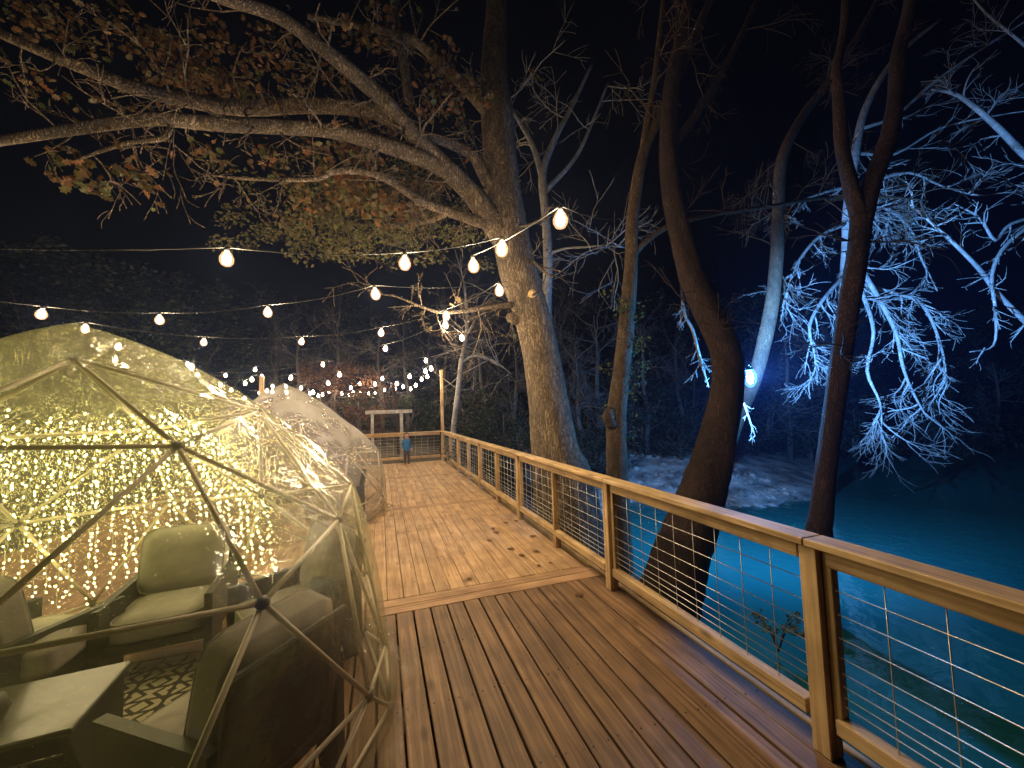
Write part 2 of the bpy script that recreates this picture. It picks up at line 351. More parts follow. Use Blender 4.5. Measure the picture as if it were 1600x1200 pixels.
tag(mesh_obj('ground', V, Fc, mg, None, True), 'gravel and leaf litter river bank', None, None, 'structure')

mw = mat('turquoise river water', (0.011, 0.118, 0.112), 0.05)
BS(mw).inputs['IOR'].default_value = 1.33
tc = N(mw, 'ShaderNodeTexCoord'); n1 = N(mw, 'ShaderNodeTexNoise'); n1.inputs['Scale'].default_value = 2.6; n1.inputs['Detail'].default_value = 6; n1.inputs['Distortion'].default_value = .4
L(mw, tc.outputs['Object'], n1.inputs['Vector'])
bw = N(mw, 'ShaderNodeBump'); bw.inputs['Distance'].default_value = 0.07; bw.inputs['Strength'].default_value = 0.32
L(mw, n1.outputs['Fac'], bw.inputs['Height']); L(mw, bw.outputs[0], BS(mw).inputs['Normal'])
tag(mesh_obj('river', [(1.5, -40, WZ), (150, -40, WZ), (150, 34, WZ), (1.5, 34, WZ)], [(0, 1, 2, 3)], mw), 'turquoise river lit by floodlight', None, None, 'structure')

mb = MB(); ico = bmesh.new(); bmesh.ops.create_icosphere(ico, subdivisions=1, radius=1); iv = [np.array(v.co) for v in ico.verts]; fv = [tuple(v.index for v in f.verts) for f in ico.faces]; ico.free()
for _ in range(900):
    x, y = rnd.uniform(5.5, 14), rnd.uniform(9.5, 16); d_ = float(sdist(np.array(x), np.array(y)))
    if not -.3 < d_ < 5: continue
    z = float(gheight(np.array(x), np.array(y))); s_ = rnd.choice((.03, .04, .05, .06, .09, .16)); sc_ = np.array([rnd.uniform(.7, 1.4), rnd.uniform(.7, 1.4), rnd.uniform(.4, .8)]) * s_
    mb.add([np.array([x, y, z]) + v * sc_ * rnd.uniform(.85, 1.1) for v in iv], fv)
tag(mb.build('bank_stones', mg), 'scattered pale stones on the floodlit river bank', None, None, 'stuff')

# ---------------------------------------------------------------- deck
deck = bpy.data.objects.new('deck', None); col.objects.link(deck); tag(deck, 'timber deck boards', None, None, 'structure')
PT = 0.1524; X0, X1 = -4.9, 2.26
def boards(y0, y1, m, off, gap, thick=0.036):
    k0 = int(math.floor((X0 - off) / PT)); k1 = int((X1 - off) / PT)
    for k in range(k0, k1 + 1):
        x = off + (k + 0.5) * PT; wd = PT - gap
        if x + PT / 2 > X1: continue
        o = box('deck_board', x + rnd.uniform(-gap * .25, gap * .25), (y0 + y1) / 2, -thick / 2 + rnd.uniform(-0.0025, 0.0015), wd, y1 - y0 - 0.006, thick, m, deck, 0.004)
        o.rotation_euler = (0, rnd.uniform(-0.006, 0.006), rnd.uniform(-0.0006, 0.0006))
def crossboard(y, wd, m, x1=X1 - 0.02):
    box('deck_board', (X0 + x1) / 2, y, -0.018, x1 - X0, wd - 0.006, 0.036, m, deck, 0.004)
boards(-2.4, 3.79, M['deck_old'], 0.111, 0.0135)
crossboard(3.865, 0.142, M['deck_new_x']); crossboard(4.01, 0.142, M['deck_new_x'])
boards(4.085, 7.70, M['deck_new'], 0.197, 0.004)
crossboard(7.775, 0.142, M['deck_new_x'])
boards(7.85, 11.33, M['deck_new'], 0.197, 0.004)
crossboard(11.4, 0.13, M['deck_new_x'])
boards(11.47, 14.55, M['deck_new'], 0.197, 0.004)
mdark = mat('joist wood', (0.1, 0.06, 0.035), 0.9)
for k in range(28):
    box('joist', (X0 + X1) / 2, -2.3 + k * 0.61, -0.14, X1 - X0 - 0.1, 0.045, 0.19, mdark, deck, 0)
box('rim_board', X1 + 0.022, 6.07, -0.12, 0.04, 16.9, 0.23, M['rail_y'], deck, 0.003)
box('rim_board', (X0 + X1) / 2, 14.6, -0.12, X1 - X0, 0.04, 0.23, M['rail_x'], deck, 0.003)
mb = MB()
for k in range(28):
    yj = -2.3 + k * 0.61
    if abs(yj - 3.94) < .2 or abs(yj - 7.775) < .09 or abs(yj - 11.4) < .09: continue
    of = 0.111 if yj < 3.8 else 0.197
    for j in range(-12, 14):
        xb = of + (j + .5) * PT
        if xb > X1 - .08: continue
        for sgn in (-1, 1):
            c = (xb + sgn * .045 + rnd.uniform(-.006, .006), yj + rnd.uniform(-.012, .012), .0022); r_ = .0052
            mb.add([(c[0] + r_ * math.cos(a_ * 1.0472), c[1] + r_ * math.sin(a_ * 1.0472), c[2]) for a_ in range(6)] + [(c[0] + r_ * math.cos(a_ * 1.0472), c[1] + r_ * math.sin(a_ * 1.0472), -.004) for a_ in range(6)], [tuple(range(6))] + [(a_, a_ + 6, (a_ + 1) % 6 + 6, (a_ + 1) % 6) for a_ in range(6)])
mb.build('deck_screws', mat('dull screw', (.05, .045, .04), .5, .6), deck, False)['kind'] = 'stuff'
for yy in (-1.5, 1.5, 4.5, 7.5, 10.5, 13.5):
    for xx in (-3.5, -0.8, 2.1):
        gz = float(gheight(np.array(xx), np.array(yy))); box('support_post', xx, yy, (gz - 0.3 - 0.24) / 2, 0.14, 0.14, (-0.24 - gz + 0.3), mdark, deck, 0.003)

# ---------------------------------------------------------------- railings
RX = 2.15
WZS = [0.23 + 0.72 * f for f in (0.08, 0.145, 0.21, 0.3, 0.4, 0.535, 0.69, 0.85)]
rail = thing('deck_railing', 'long pale timber railing with wire mesh along the river side of the deck', 'railing', (RX, 0, 0))
posts = [-0.9, 1.51, 3.48, 6.17, 8.84, 11.5]
P_W = 0.092
def wire_panel(par, a, b, fixed, along_y, near):
    """welded wires between two uprights, each wire its own rod"""
    pn = bpy.data.objects.new('wire_panel', None); col.objects.link(pn); pn.parent = par
    n = max(2, int(round((b - a) / 0.2)))
    mb = MB()
    def rod(p, q, r):
        if near:
            m_ = MB(); m_.tube([p, q], r, 6); m_.build('wire', M['wire'], pn)
        else: mb.tube([p, q], r, 4)
    for z in WZS:
        z2 = z + rnd.uniform(-0.003, 0.003)
        rod((0, a, z2), (0, b, z2), 0.0028) if along_y else rod((a, 0, z2), (b, 0, z2), 0.0028)
    for k in range(1, n):
        t = a + (b - a) * k / n
        rod((0.006, t, 0.22), (0.006, t, 0.97), 0.0028) if along_y else rod((t, 0.006, 0.22), (t, 0.006, 0.97), 0.0028)
    if not near:
        o = mb.build('wire_grid', M['wire'], pn)
Y_END = 14.45
for i, y in enumerate(posts):
    box('post', 0.0, y, 0.52, P_W, P_W, 1.04, M['rail_z'], rail, 0.005)
    if i > 0 or True: box('stile', 0.012, y - 0.07, 0.59, 0.05, 0.042, 0.86, M['rail_z'], rail, 0.004)
corner_y = Y_END - 0.02
seq = posts + [corner_y]
for i in range(len(seq) - 1):
    a, b = seq[i], seq[i + 1]; ln = b - a
    mid = (a + b) / 2
    box('cap_rail', 0.0, mid, 1.06, 0.145, ln - 0.004, 0.038, M['rail_y'], rail, 0.005)
    box('under_rail', 0.0, mid, 0.995, 0.042, ln - P_W - 0.05, 0.088, M['rail_y'], rail, 0.004)
    box('bottom_rail', -0.0, mid, 0.185, 0.075, ln - P_W - 0.05, 0.075, M['rail_y'], rail, 0.004)
    cuts = [a + 0.05, b - 0.095]
    if ln > 2.3 and i > 1:
        box('stile', 0.0, mid - 0.07, 0.587, 0.085, 0.045, 0.72, M['rail_z'], rail, 0.004)
        box('foot_block', 0.0, mid - 0.07, 0.072, 0.07, 0.085, 0.144, M['rail_z'], rail, 0.004)
        wire_panel(rail, a + 0.05, mid - 0.095, 0, True, i < 4); wire_panel(rail, mid - 0.045, b - 0.095, 0, True, i < 4)
    else:
        wire_panel(rail, a + 0.05, b - 0.095, 0, True, True)
erail = thing('deck_railing', 'short pale timber railing with wire mesh across the far end of the deck', 'railing', (0, Y_END, 0))
eposts = [-4.7, -3.3, -1.9, -0.5, 0.89]
for x in eposts: box('post', x, 0, 0.52, 0.092, 0.092, 1.04, M['rail_z'], erail, 0.004)
seq = eposts + [2.08]
for i in range(len(seq) - 1):
    a, b = seq[i], seq[i + 1]; mid = (a + b) / 2
    box('cap_rail', mid, 0, 1.06, b - a - 0.004, 0.14, 0.038, M['rail_x'], erail, 0.004)
    box('under_rail', mid, 0, 0.995, b - a - 0.1, 0.042, 0.088, M['rail_x'], erail, 0.004)
    box('bottom_rail', mid, 0, 0.185, b - a - 0.1, 0.07, 0.088, M['rail_x'], erail, 0.004)
    wire_panel(erail, a + 0.05, b - 0.05, 0, False, False)
t = thing('timber_post', 'tall square timber post rising at the far corner of the deck railing', 'post', (2.13, Y_END, 0))
box('post_shaft', 0, 0, 1.64, 0.1, 0.1, 3.28, M['rail_z'], t, 0.005)
box('post_cap', 0, 0, 3.295, 0.12, 0.12, 0.03, M['rail_z'], t, 0.004)
tag(t, group=None)

# ---------------------------------------------------------------- poles and frame beyond the deck
def gz(x, y): return float(gheight(np.array(x), np.array(y)))
x, y = onY(409, 600, 16)[:2]
t = thing('timber_post', 'square timber post carrying lights behind the two domes', 'post', (x, y, 0))
box('post_shaft', 0, 0, 1.2, 0.13, 0.13, 4.0, M['rail_z'], t, 0.004); box('post_cap', 0, 0, 3.22, 0.15, 0.15, 0.04, M['rail_z'], t, 0.004)
mb = MB(); pts = [onY(624, 690, 20), onY(622, 672, 20), onY(619, 640, 20), onY(615, 606, 20), onY(613, 598, 20)]; b0 = pts[0].copy(); b0[2] = -0.6; pts = [b0] + pts
mb.limb(pts, [0.12, 0.11, 0.1, 0.1, 0.09, 0.08], 8)
o = mb.build('round_pole', M['bark_brown']); tag(o, 'crooked round wooden pole with lights beyond the end railing', 'pole')
t = thing('crossbar_frame', 'pale timber crossbar on uprights beyond the end railing', 'frame', (0, 18, 0))
box('crossbar', 0.35, 0, 1.83, 1.95, 0.12, 0.16, M['bark_pale'], t, 0.006)
for xx in (-0.35, 0.86): box('upright', xx, 0, 0.55, 0.13, 0.13, 2.4, M['bark_pale'], t, 0.006)

# ---------------------------------------------------------------- trees
def px(P): return [ond(u, v, D) for u, v, D in P]
def tree(name, label, cat='tree', group=None, loc=(0, 0, 0)): return thing(name, label, cat, loc, 0, group)
# -- big oak
oak = tree('oak_tree', 'massive forked oak trunk beyond the railing, its limbs arching over the deck')
mb = MB()
base = ond(880, 760, 7.5); base2 = base.copy(); base2[2] = gz(base[0], base[1]) - 0.3; base2 += np.array([0.12, -0.05, 0])
mb.limb([base2, base] + px([(868, 702, 7.5), (856, 620, 7.5), (842, 540, 7.5), (828, 480, 7.5), (811, 430, 7.5), (800, 385, 7.5), (790, 320, 7.6), (782, 250, 7.8), (776, 180, 8), (772, 110, 8.3), (775, 20, 8.8), (780, -90, 9.3)]),
        [0.72, 0.6, 0.45, 0.375, 0.345, 0.345, 0.37, 0.36, 0.345, 0.34, 0.33, 0.28, 0.23, 0.17], 18, 5, 0.05)
# knots and a sawn stub
for (u, v, r) in ((797, 496, 0.1), (790, 412, 0.16)):
    p = ond(u, v, 7.3); mb.tube([ond(u + 22, v + 6, 7.45), p, ond(u - 5, v - 2, 7.25)], [r * 1.3, r, r * 0.35], 8, True, 0.12)
mb.build('trunk', M['bark_oak'], oak)
mb = MB(); mb.tube([ond(836, 460, 7.45), ond(831, 459, 7.12)], [0.1, 0.075], 10, True, 0.05)
mb.build('sawn_stub', M['rail_x'], oak)
def olimb(P, rads, n=10):
    mb = MB(); pts = px(P); mb.limb(pts, rads, n, 5, 0.08)
    # side twigs
    for i in range(1, len(pts)):
        for _ in range(2):
            t_ = rnd.random(); p = pts[i - 1] * (1 - t_) + pts[i] * t_
            d = nr.normal(size=3) + np.array([-0.3, -0.2, 0.1]); grow(mb, p, d, rnd.uniform(0.5, 1.3), max(0.012, rads[i] * 0.22), 2, 0.25, (2, 4), 0.35, 4, TW, 0.4, 0.004)
    return mb.build('limb', M['bark_oak'], oak)
TW = []
olimb([(805, 400, 7.5), (768, 345, 7.35), (738, 305, 7.2), (692, 258, 6.9), (645, 208, 6.6), (600, 158, 6.3), (552, 115, 6), (495, 68, 5.7), (432, 25, 5.4), (350, -2, 5), (250, -40, 4.7)], [0.24, 0.22, 0.19, 0.16, 0.145, 0.13, 0.115, 0.1, 0.085, 0.07, 0.05], 12)
olimb([(700, 268, 6.95), (664, 250, 6.7), (600, 226, 6.4), (525, 206, 6.1), (450, 199, 5.8), (375, 195, 5.5), (300, 190, 5.2), (240, 186, 5), (150, 196, 4.8), (50, 212, 4.6), (-60, 230, 4.4)], [0.14, 0.13, 0.12, 0.11, 0.105, 0.095, 0.09, 0.08, 0.07, 0.06, 0.045])
olimb([(655, 212, 6.7), (615, 188, 6.6), (565, 170, 6.5), (475, 165, 6.2), (375, 168, 5.9), (280, 154, 5.6), (210, 138, 5.3), (140, 110, 5.1), (65, 80, 4.9), (-30, 40, 4.7)], [0.12, 0.12, 0.115, 0.115, 0.11, 0.1, 0.09, 0.075, 0.06, 0.05])
olimb([(772, 350, 7.4), (745, 346, 7.2), (702, 331, 7), (660, 315, 6.8), (615, 286, 6.6), (575, 270, 6.4), (525, 268, 6.2), (490, 280, 6), (400, 280, 5.8), (335, 274, 5.6)], [0.12, 0.1, 0.085, 0.075, 0.065, 0.055, 0.045, 0.035, 0.025, 0.015], 8)
olimb([(772, 300, 7.6), (757, 275, 7.4), (738, 242, 7.3), (705, 225, 7.1), (672, 214, 6.9), (620, 196, 6.8)], [0.14, 0.12, 0.1, 0.085, 0.075, 0.06], 8)
olimb([(778, 190, 8), (740, 150, 7.8), (690, 100, 7.5), (640, 60, 7.2), (560, 40, 6.9), (480, 25, 6.6)], [0.16, 0.12, 0.1, 0.08, 0.06, 0.04], 8)
olimb([(640, 160, 7), (632, 110, 7), (622, 50, 7.2), (612, -20, 7.4)], [0.09, 0.08, 0.07, 0.06], 8)
olimb([(800, 476, 7.3), (762, 481, 7.1), (725, 486, 6.9), (690, 488, 6.8), (660, 480, 6.6), (636, 470, 6.5), (610, 460, 6.4)], [0.06, 0.045, 0.035, 0.03, 0.025, 0.02, 0.012], 6)
olimb([(270, 190, 5.1), (255, 215, 5), (205, 222, 4.9), (160, 235, 4.8), (120, 250, 4.7)], [0.04, 0.035, 0.03, 0.022, 0.015], 6)
# oak leaves hang in clumps along the limbs
OC = [(280, 90, 6.3, .38, 100), (300, 120, 6.2, .32, 90), (360, 140, 6, .28, 60), (230, 70, 6.6, .42, 60), (110, 250, 4.8, .22, 26), (150, 285, 5, .2, 26), (205, 265, 5, .24, 34), (95, 275, 4.8, .14, 14), (225, 290, 5, .12, 14),
      (500, 235, 6.3, .28, 40), (540, 235, 6.4, .25, 40), (420, 250, 6.2, .3, 40), (560, 180, 6.9, .3, 30), (690, 125, 7.3, .35, 60), (735, 130, 7.3, .3, 50), (755, 150, 7.3, .22, 26), (705, 165, 7.2, .3, 44), (665, 165, 7.1, .25, 30),
      (600, 20, 6.9, .3, 40), (555, 60, 6.9, .3, 26), (590, 60, 7, .22, 20), (70, 40, 6.5, .4, 40), (130, 60, 6.6, .4, 40), (20, 20, 6.4, .4, 30), (838, 120, 7.6, .1, 7), (385, 140, 6.1, .2, 26), (480, 60, 7, .5, 40),
      (640, 300, 7, .35, 60), (600, 330, 6.9, .4, 90), (540, 300, 6.7, .38, 80), (520, 280, 6.5, .3, 50), (470, 300, 6.6, .3, 40), (690, 280, 7.2, .25, 34), (330, 240, 5.9, .3, 26), (180, 160, 5.6, .35, 26), (400, 110, 6.6, .4, 40), (650, 245, 6.9, .25, 30), (580, 255, 6.7, .25, 36), (200, 40, 7, .5, 60), (330, 60, 7, .45, 70), (250, 130, 6.4, .35, 50), (330, 105, 6.4, .3, 60), (420, 60, 7, .5, 50), (60, 130, 6, .35, 30), (460, 120, 6.8, .4, 50), (60, 5, 7, .5, 40), (520, 110, 7, .4, 40), (560, 300, 7.2, .45, 90), (640, 330, 7.4, .4, 70), (480, 330, 7.2, .4, 60), (690, 90, 7.6, .4, 50)]
mb = MB()
for u, v, D, r, n in OC: leaves(mb, clump(ond(u, v, D), r, int(n * 1.25)), 0.12, True, 0.9)
sel = [TW[i] for i in nr.randint(0, len(TW), 260)]
leaves(mb, [p + nr.normal(size=3) * 0.06 for p in sel], 0.11, True, 0.9)
o = mb.build('crown', M['leaf_oak'], oak, False); o['kind'] = 'stuff'
# the oak's farther boughs: dense small olive leaves
olimb([(700, 331, 7), (670, 345, 7.6), (620, 350, 8.2), (560, 350, 8.8), (500, 345, 9.2), (440, 340, 9.4)], [.07, .06, .05, .045, .035, .02], 6)
olimb([(660, 315, 6.8), (620, 320, 7.5), (570, 315, 8.2), (520, 320, 8.8)], [.06, .05, .04, .02], 6)
mb = MB()
for _ in range(150):
    u, v = rnd.gauss(570, 90), rnd.gauss(325, 50)
    if v > 405 + (u - 500) * 0.05 or v < 200: continue
    leaves(mb, clump(ond(u, v, rnd.uniform(7.6, 10)), 0.36, 62, 0.6), 0.1, False, 0.7)
o = mb.build('far_crown', M['leaf_olive'], oak, False); o['kind'] = 'stuff'

# -- slim trees on the right
def slim(name, label, segs, bk, twigs=0, tw_r=0.02, tl=1.2, n=10, rough=0.09, extra=None, ground=None):
    t = tree(name, label)
    mb = MB()
    for k, (P, rads) in enumerate(segs):
        pts = px(P)
        if k == 0:
            b = pts[0].copy(); b[2] = gz(b[0], b[1]) - 0.25 if ground is None else ground
            if b[2] < pts[0][2] - 0.1: pts = [b] + pts; rads = [rads[0] * 1.15] + list(rads)
        mb.limb(pts, rads, n, 5, rough)
    mb.build('trunk', bk, t)
    if twigs:
        mb = MB()
        for _ in range(twigs):
            P, rads = rnd.choice(segs); pts = px(P); i = rnd.randint(max(1, len(pts) // 2), len(pts) - 1); q = rnd.random(); p = pts[i - 1] * (1 - q) + pts[i] * q
            grow(mb, p, nr.normal(size=3) + np.array([0, 0, 0.3]), tl * rnd.uniform(0.6, 1.4), tw_r, 2, 0.1, (3, 5), 0.25, 4, None, 0.35, 0.004)
        mb.build('twigs', bk, t)['kind'] = 'stuff'
    return t
t2 = slim('slim_tree', 'slim ivy wrapped tree with a knobbly base between the oak and the leaning trunk',
     [([(965, 760, 8), (964, 720, 8), (964, 650, 8), (972, 570, 8), (981, 470, 8), (987, 400, 8), (989, 336, 8), (1005, 240, 8), (1036, 174, 8.1), (1072, 90, 8.3), (1108, 6, 8.5), (1140, -80, 8.7)], [.22, .21, .2, .17, .15, .13, .125, .11, .095, .085, .075, .06]),
      ([(1005, 245, 8), (1009, 205, 8), (1022, 130, 8.1), (1032, 40, 8.3), (1040, -40, 8.5)], [.09, .07, .06, .045, .03]),
      ([(990, 400, 8), (1004, 382, 8), (1030, 362, 8.1), (1060, 348, 8.2), (1120, 334, 8.6), (1200, 323, 9.2), (1270, 311, 9.8), (1330, 308, 10.3), (1400, 309, 10.8), (1450, 313, 11.2)], [.07, .06, .055, .055, .05, .045, .04, .035, .03, .02])],
     M['bark_tan'], 26, 0.02, 1.2)
mb = MB(); mb.limb(px([(956, 665, 7.9), (951, 650, 7.85), (956, 638, 7.9)]), [.12, .13, .08], 8, 4, .15); mb.build('burl', M['bark_tan'], t2)
mb = MB()
for _ in range(30):
    v = rnd.uniform(430, 700); leaves(mb, clump(ond(975 + rnd.gauss(0, 16), v, rnd.uniform(7.7, 8.2)), 0.16, 12), 0.075, False, 0.6)
for _ in range(9): leaves(mb, clump(ond(rnd.uniform(985, 1010), rnd.uniform(500, 680), rnd.uniform(7.7, 8.1)), 0.2, 12), 0.075, False, 0.6)
o = mb.build('ivy', M['leaf_ivy'], t2, False); o['kind'] = 'stuff'
slim('leaning_tree', 'thick reddish trunk leaning right over the water beside the blue floodlight',
     [([(1040, 945, 6.4), (1060, 880, 6.5), (1078, 830, 6.6), (1096, 770, 6.7), (1114, 715, 6.8), (1128, 660, 6.9), (1136, 600, 7), (1131, 545, 7.05), (1108, 490, 7.1), (1080, 430, 7.2), (1064, 370, 7.3), (1050, 300, 7.4), (1044, 210, 7.6), (1052, 120, 7.8), (1070, 40, 8), (1085, -60, 8.2)],
       [.5, .45, .42, .37, .32, .285, .262, .25, .235, .215, .19, .18, .165, .15, .13, .1]),
      ([(1046, 230, 7.6), (1080, 190, 7.7), (1125, 120, 7.9), (1165, 40, 8.1), (1200, -40, 8.3)], [.1, .085, .07, .06, .05])],
     M['bark_brown'], 12, 0.02, 1.2, 22, 0.1)
slim('forked_tree', 'reddish forked trunk rising from the water behind the nearest big railing post',
     [([(1280, 850, 6), (1284, 800, 6), (1295, 700, 6), (1308, 600, 6), (1325, 490, 6), (1339, 405, 6), (1345, 335, 6)], [.17, .15, .135, .135, .14, .135, .14]),
      ([(1345, 345, 6), (1328, 285, 6), (1314, 225, 6), (1311, 160, 6.1), (1307, 110, 6.2), (1318, 50, 6.3), (1322, -30, 6.4)], [.12, .1, .085, .08, .07, .06, .05]),
      ([(1345, 345, 6), (1362, 285, 6), (1388, 220, 6.1), (1400, 150, 6.2), (1403, 90, 6.3), (1420, 20, 6.5), (1430, -60, 6.6)], [.14, .125, .12, .11, .1, .09, .07])],
     M['bark_brown'], 8, 0.02, 1.0, 16, 0.1, None, WZ - 1.0)
slim('slim_tree', 'slim trunk lit blue white right above the floodlight, behind the leaning trunk',
     [([(1112, 800, 11.5), (1134, 710, 11.5), (1156, 645, 11.5), (1176, 600, 11.5), (1195, 530, 11.5), (1207, 470, 11.5), (1214, 400, 11.5), (1216, 330, 11.5), (1222, 250, 11), (1255, 180, 11.2), (1300, 120, 11.4), (1350, 40, 11.6), (1390, -40, 11.9)], [.2, .2, .2, .2, .2, .19, .18, .16, .14, .12, .1, .08, .06])],
     M['bark_tan'], 14, 0.02, 1.4)
slim('birch_tree', 'slim bluish white trunk rising just behind the upper oak trunk',
     [([(878, 700, 10), (862, 600, 10), (856, 520, 10), (855, 470, 10), (856, 400, 10), (852, 330, 10), (848, 270, 10), (868, 215, 10.2), (892, 170, 10.4), (925, 100, 10.7)], [.15, .14, .13, .125, .12, .11, .1, .075, .06, .04]),
      ([(850, 290, 10), (835, 235, 10), (812, 190, 10), (780, 140, 10)], [.09, .07, .055, .04]),
      ([(851, 300, 10), (900, 245, 10.3), (928, 185, 10.5), (950, 130, 10.8)], [.07, .05, .04, .03]),
      ([(858, 396, 10), (885, 388, 9.8), (915, 386, 9.6), (950, 384, 9.5), (985, 388, 9.3)], [.04, .032, .026, .02, .012])],
     M['bark_pale'], 20, 0.02, 1.4)
slim('thin_tree', 'thin pale trunk just right of the tall corner post at the deck end',
     [([(708, 690, 17), (711, 650, 17), (716, 610, 17), (720, 570, 17), (726, 540, 17), (730, 500, 17.2), (726, 440, 17.5)], [.14, .13, .12, .11, .1, .08, .05]),
      ([(722, 565, 17), (745, 555, 17), (775, 566, 17), (800, 585, 17)], [.06, .05, .04, .02])], M['bark_pale'], 18, 0.025, 2.2)

# -- floodlit tree: hanging bare boughs
fl = tree('floodlit_tree', 'bare tree with drooping tangled boughs lit white by the floodlight, behind the forked trunk')
mb = MB(); mb.limb([np.array([*ond(1284, 790, 13.5)[:2], WZ - 0.3])] + px([(1287, 760, 13.5), (1297, 690, 13.5), (1309, 600, 13.5), (1317, 520, 13.4), (1321, 440, 13.3), (1324, 380, 13.3), (1325, 330, 13.2), (1335, 250, 13.2), (1352, 170, 13.2), (1400, 90, 13), (1470, 30, 12.8)]), [.2, .2, .19, .18, .18, .17, .165, .15, .13, .11, .08, .05], 10, 5, .08)
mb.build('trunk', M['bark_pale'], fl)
def sweep(mb, p, d, length, r, depth, g, ratio=(.4, .8), kids=(3, 5)):
    """a long twig that arcs with gravity g and throws off alternate side twigs"""
    p = np.array(p, float); d = np.array(d, float); d /= np.linalg.norm(d); k = max(5, min(12, int(length / .11))); st = length / k; P = [p]; D = []
    kink = nr.normal(size=3) * .25
    for i in range(k):
        if i % 3 == 0: kink = nr.normal(size=3) * .28
        d = d + kink * .5 + np.array([0, 0, -g * .16]); d /= np.linalg.norm(d); p = p + d * st; P.append(p); D.append(d)
    rad = np.maximum(np.linspace(r, r * .28, k + 1), .0045); mb.tube(P, rad, 5 if depth else 4, True, .05)
    if depth:
        for _ in range(rnd.randint(*kids)):
            i = rnd.randint(max(1, k // 6), k - 1); v = nr.normal(size=3); v -= v.dot(D[i]) * D[i]; v /= np.linalg.norm(v)
            sweep(mb, P[i], D[i] * rnd.uniform(.7, 1.2) + v * rnd.uniform(.4, .8), length * rnd.uniform(*ratio), max(rad[i] * .58, .0045), depth - 1, g, ratio, kids)
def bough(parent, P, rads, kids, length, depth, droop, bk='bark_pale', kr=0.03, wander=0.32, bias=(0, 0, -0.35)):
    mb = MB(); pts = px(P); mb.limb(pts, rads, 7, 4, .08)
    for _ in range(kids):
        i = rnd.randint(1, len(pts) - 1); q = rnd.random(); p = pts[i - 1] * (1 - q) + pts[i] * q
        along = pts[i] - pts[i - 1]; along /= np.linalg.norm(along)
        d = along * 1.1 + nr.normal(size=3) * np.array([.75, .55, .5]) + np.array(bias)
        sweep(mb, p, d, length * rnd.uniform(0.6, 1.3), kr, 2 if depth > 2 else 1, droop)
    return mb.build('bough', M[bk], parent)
bough(fl, [(1322, 390, 13.3), (1345, 420, 12.8), (1375, 470, 12.3), (1400, 520, 12), (1410, 570, 11.9), (1425, 610, 11.8), (1450, 655, 11.8)], [.09, .08, .07, .055, .045, .035, .02], 16, 1.2, 3, .3)
bough(fl, [(1322, 400, 13.3), (1350, 465, 12.6), (1365, 520, 12.3), (1355, 580, 12.1), (1375, 630, 12), (1378, 680, 12)], [.08, .06, .05, .045, .03, .015], 13, 1.0, 3, .3)
bough(fl, [(1330, 440, 13.2), (1385, 455, 12.6), (1440, 475, 12.3), (1470, 540, 12.1), (1480, 600, 12)], [.08, .06, .05, .035, .02], 14, 1.1, 3, .25)
bough(fl, [(1320, 430, 13.2), (1285, 470, 12.6), (1265, 510, 12.3), (1272, 550, 12.2), (1275, 575, 12.1)], [.07, .055, .045, .03, .015], 13, 0.9, 3, .25)
bough(fl, [(1320, 350, 13.2), (1280, 370, 12.8), (1250, 405, 12.5), (1235, 440, 12.4), (1222, 480, 12.4)], [.07, .05, .04, .03, .015], 12, 0.9, 3, .3)
bough(fl, [(1322, 330, 13.2), (1380, 325, 13), (1420, 355, 12.8), (1440, 405, 12.7), (1465, 455, 12.6)], [.07, .05, .04, .03, .015], 14, 1.1, 3, .2)
bough(fl, [(1325, 300, 13.2), (1360, 285, 13), (1420, 270, 12.8), (1470, 290, 12.7), (1520, 305, 12.6)], [.07, .05, .04, .03, .015], 8, 1.2, 3, .05, bias=(0, 0, .1))
bough(fl, [(1330, 290, 13.2), (1290, 300, 12.8), (1240, 318, 12.6), (1200, 335, 12.4)], [.05, .04, .03, .012], 8, 0.8, 3, .2)
bough(fl, [(1350, 200, 13.2), (1400, 180, 13), (1470, 120, 12.8), (1560, 60, 12.5), (1640, 10, 12.2)], [.06, .05, .04, .03, .015], 7, 1.8, 3, -.1, kr=.013, bias=(.3, 0, .2))
bough(fl, [(1345, 240, 13.2), (1400, 240, 13), (1470, 200, 12.8), (1560, 180, 12.6), (1630, 170, 12.3)], [.05, .04, .03, .02, .012], 6, 1.5, 3, 0, kr=.012, bias=(.2, 0, .1))
# right hand tree reaching in from outside the frame
rt_ = tree('riverside_tree', 'bare crooked boughs reaching in over the water at the far right')
mb = MB(); q = ond(1760, 640, 11.5); mb.limb([np.array([q[0], q[1], WZ - 0.6])] + px([(1760, 560, 11.5), (1740, 420, 11.5), (1720, 280, 11.5), (1740, 120, 11.6), (1770, 0, 11.8)]), [.3, .28, .25, .22, .2, .15], 10, 5, .08); mb.build('trunk', M['bark_grey'], rt_)
bough(rt_, [(1725, 330, 11.5), (1660, 290, 11.5), (1600, 240, 11.5), (1560, 200, 11.5), (1520, 165, 11.6), (1490, 146, 11.6), (1455, 140, 11.7)], [.13, .11, .095, .08, .065, .05, .025], 10, 1.0, 3, .2)
bough(rt_, [(1730, 440, 11.5), (1665, 560, 11.3), (1610, 510, 11.2), (1560, 460, 11.2), (1530, 420, 11.2), (1480, 370, 11.2), (1435, 330, 11.3), (1420, 318, 11.4)], [.1, .085, .07, .065, .055, .045, .035, .02], 10, 0.9, 2, .15)
bough(rt_, [(1722, 350, 11.5), (1640, 340, 11.3), (1575, 380, 11.2), (1550, 430, 11.1), (1556, 490, 11.1), (1552, 540, 11.1), (1515, 550, 11.1)], [.08, .06, .05, .04, .035, .025, .012], 9, 0.7, 2, .25)
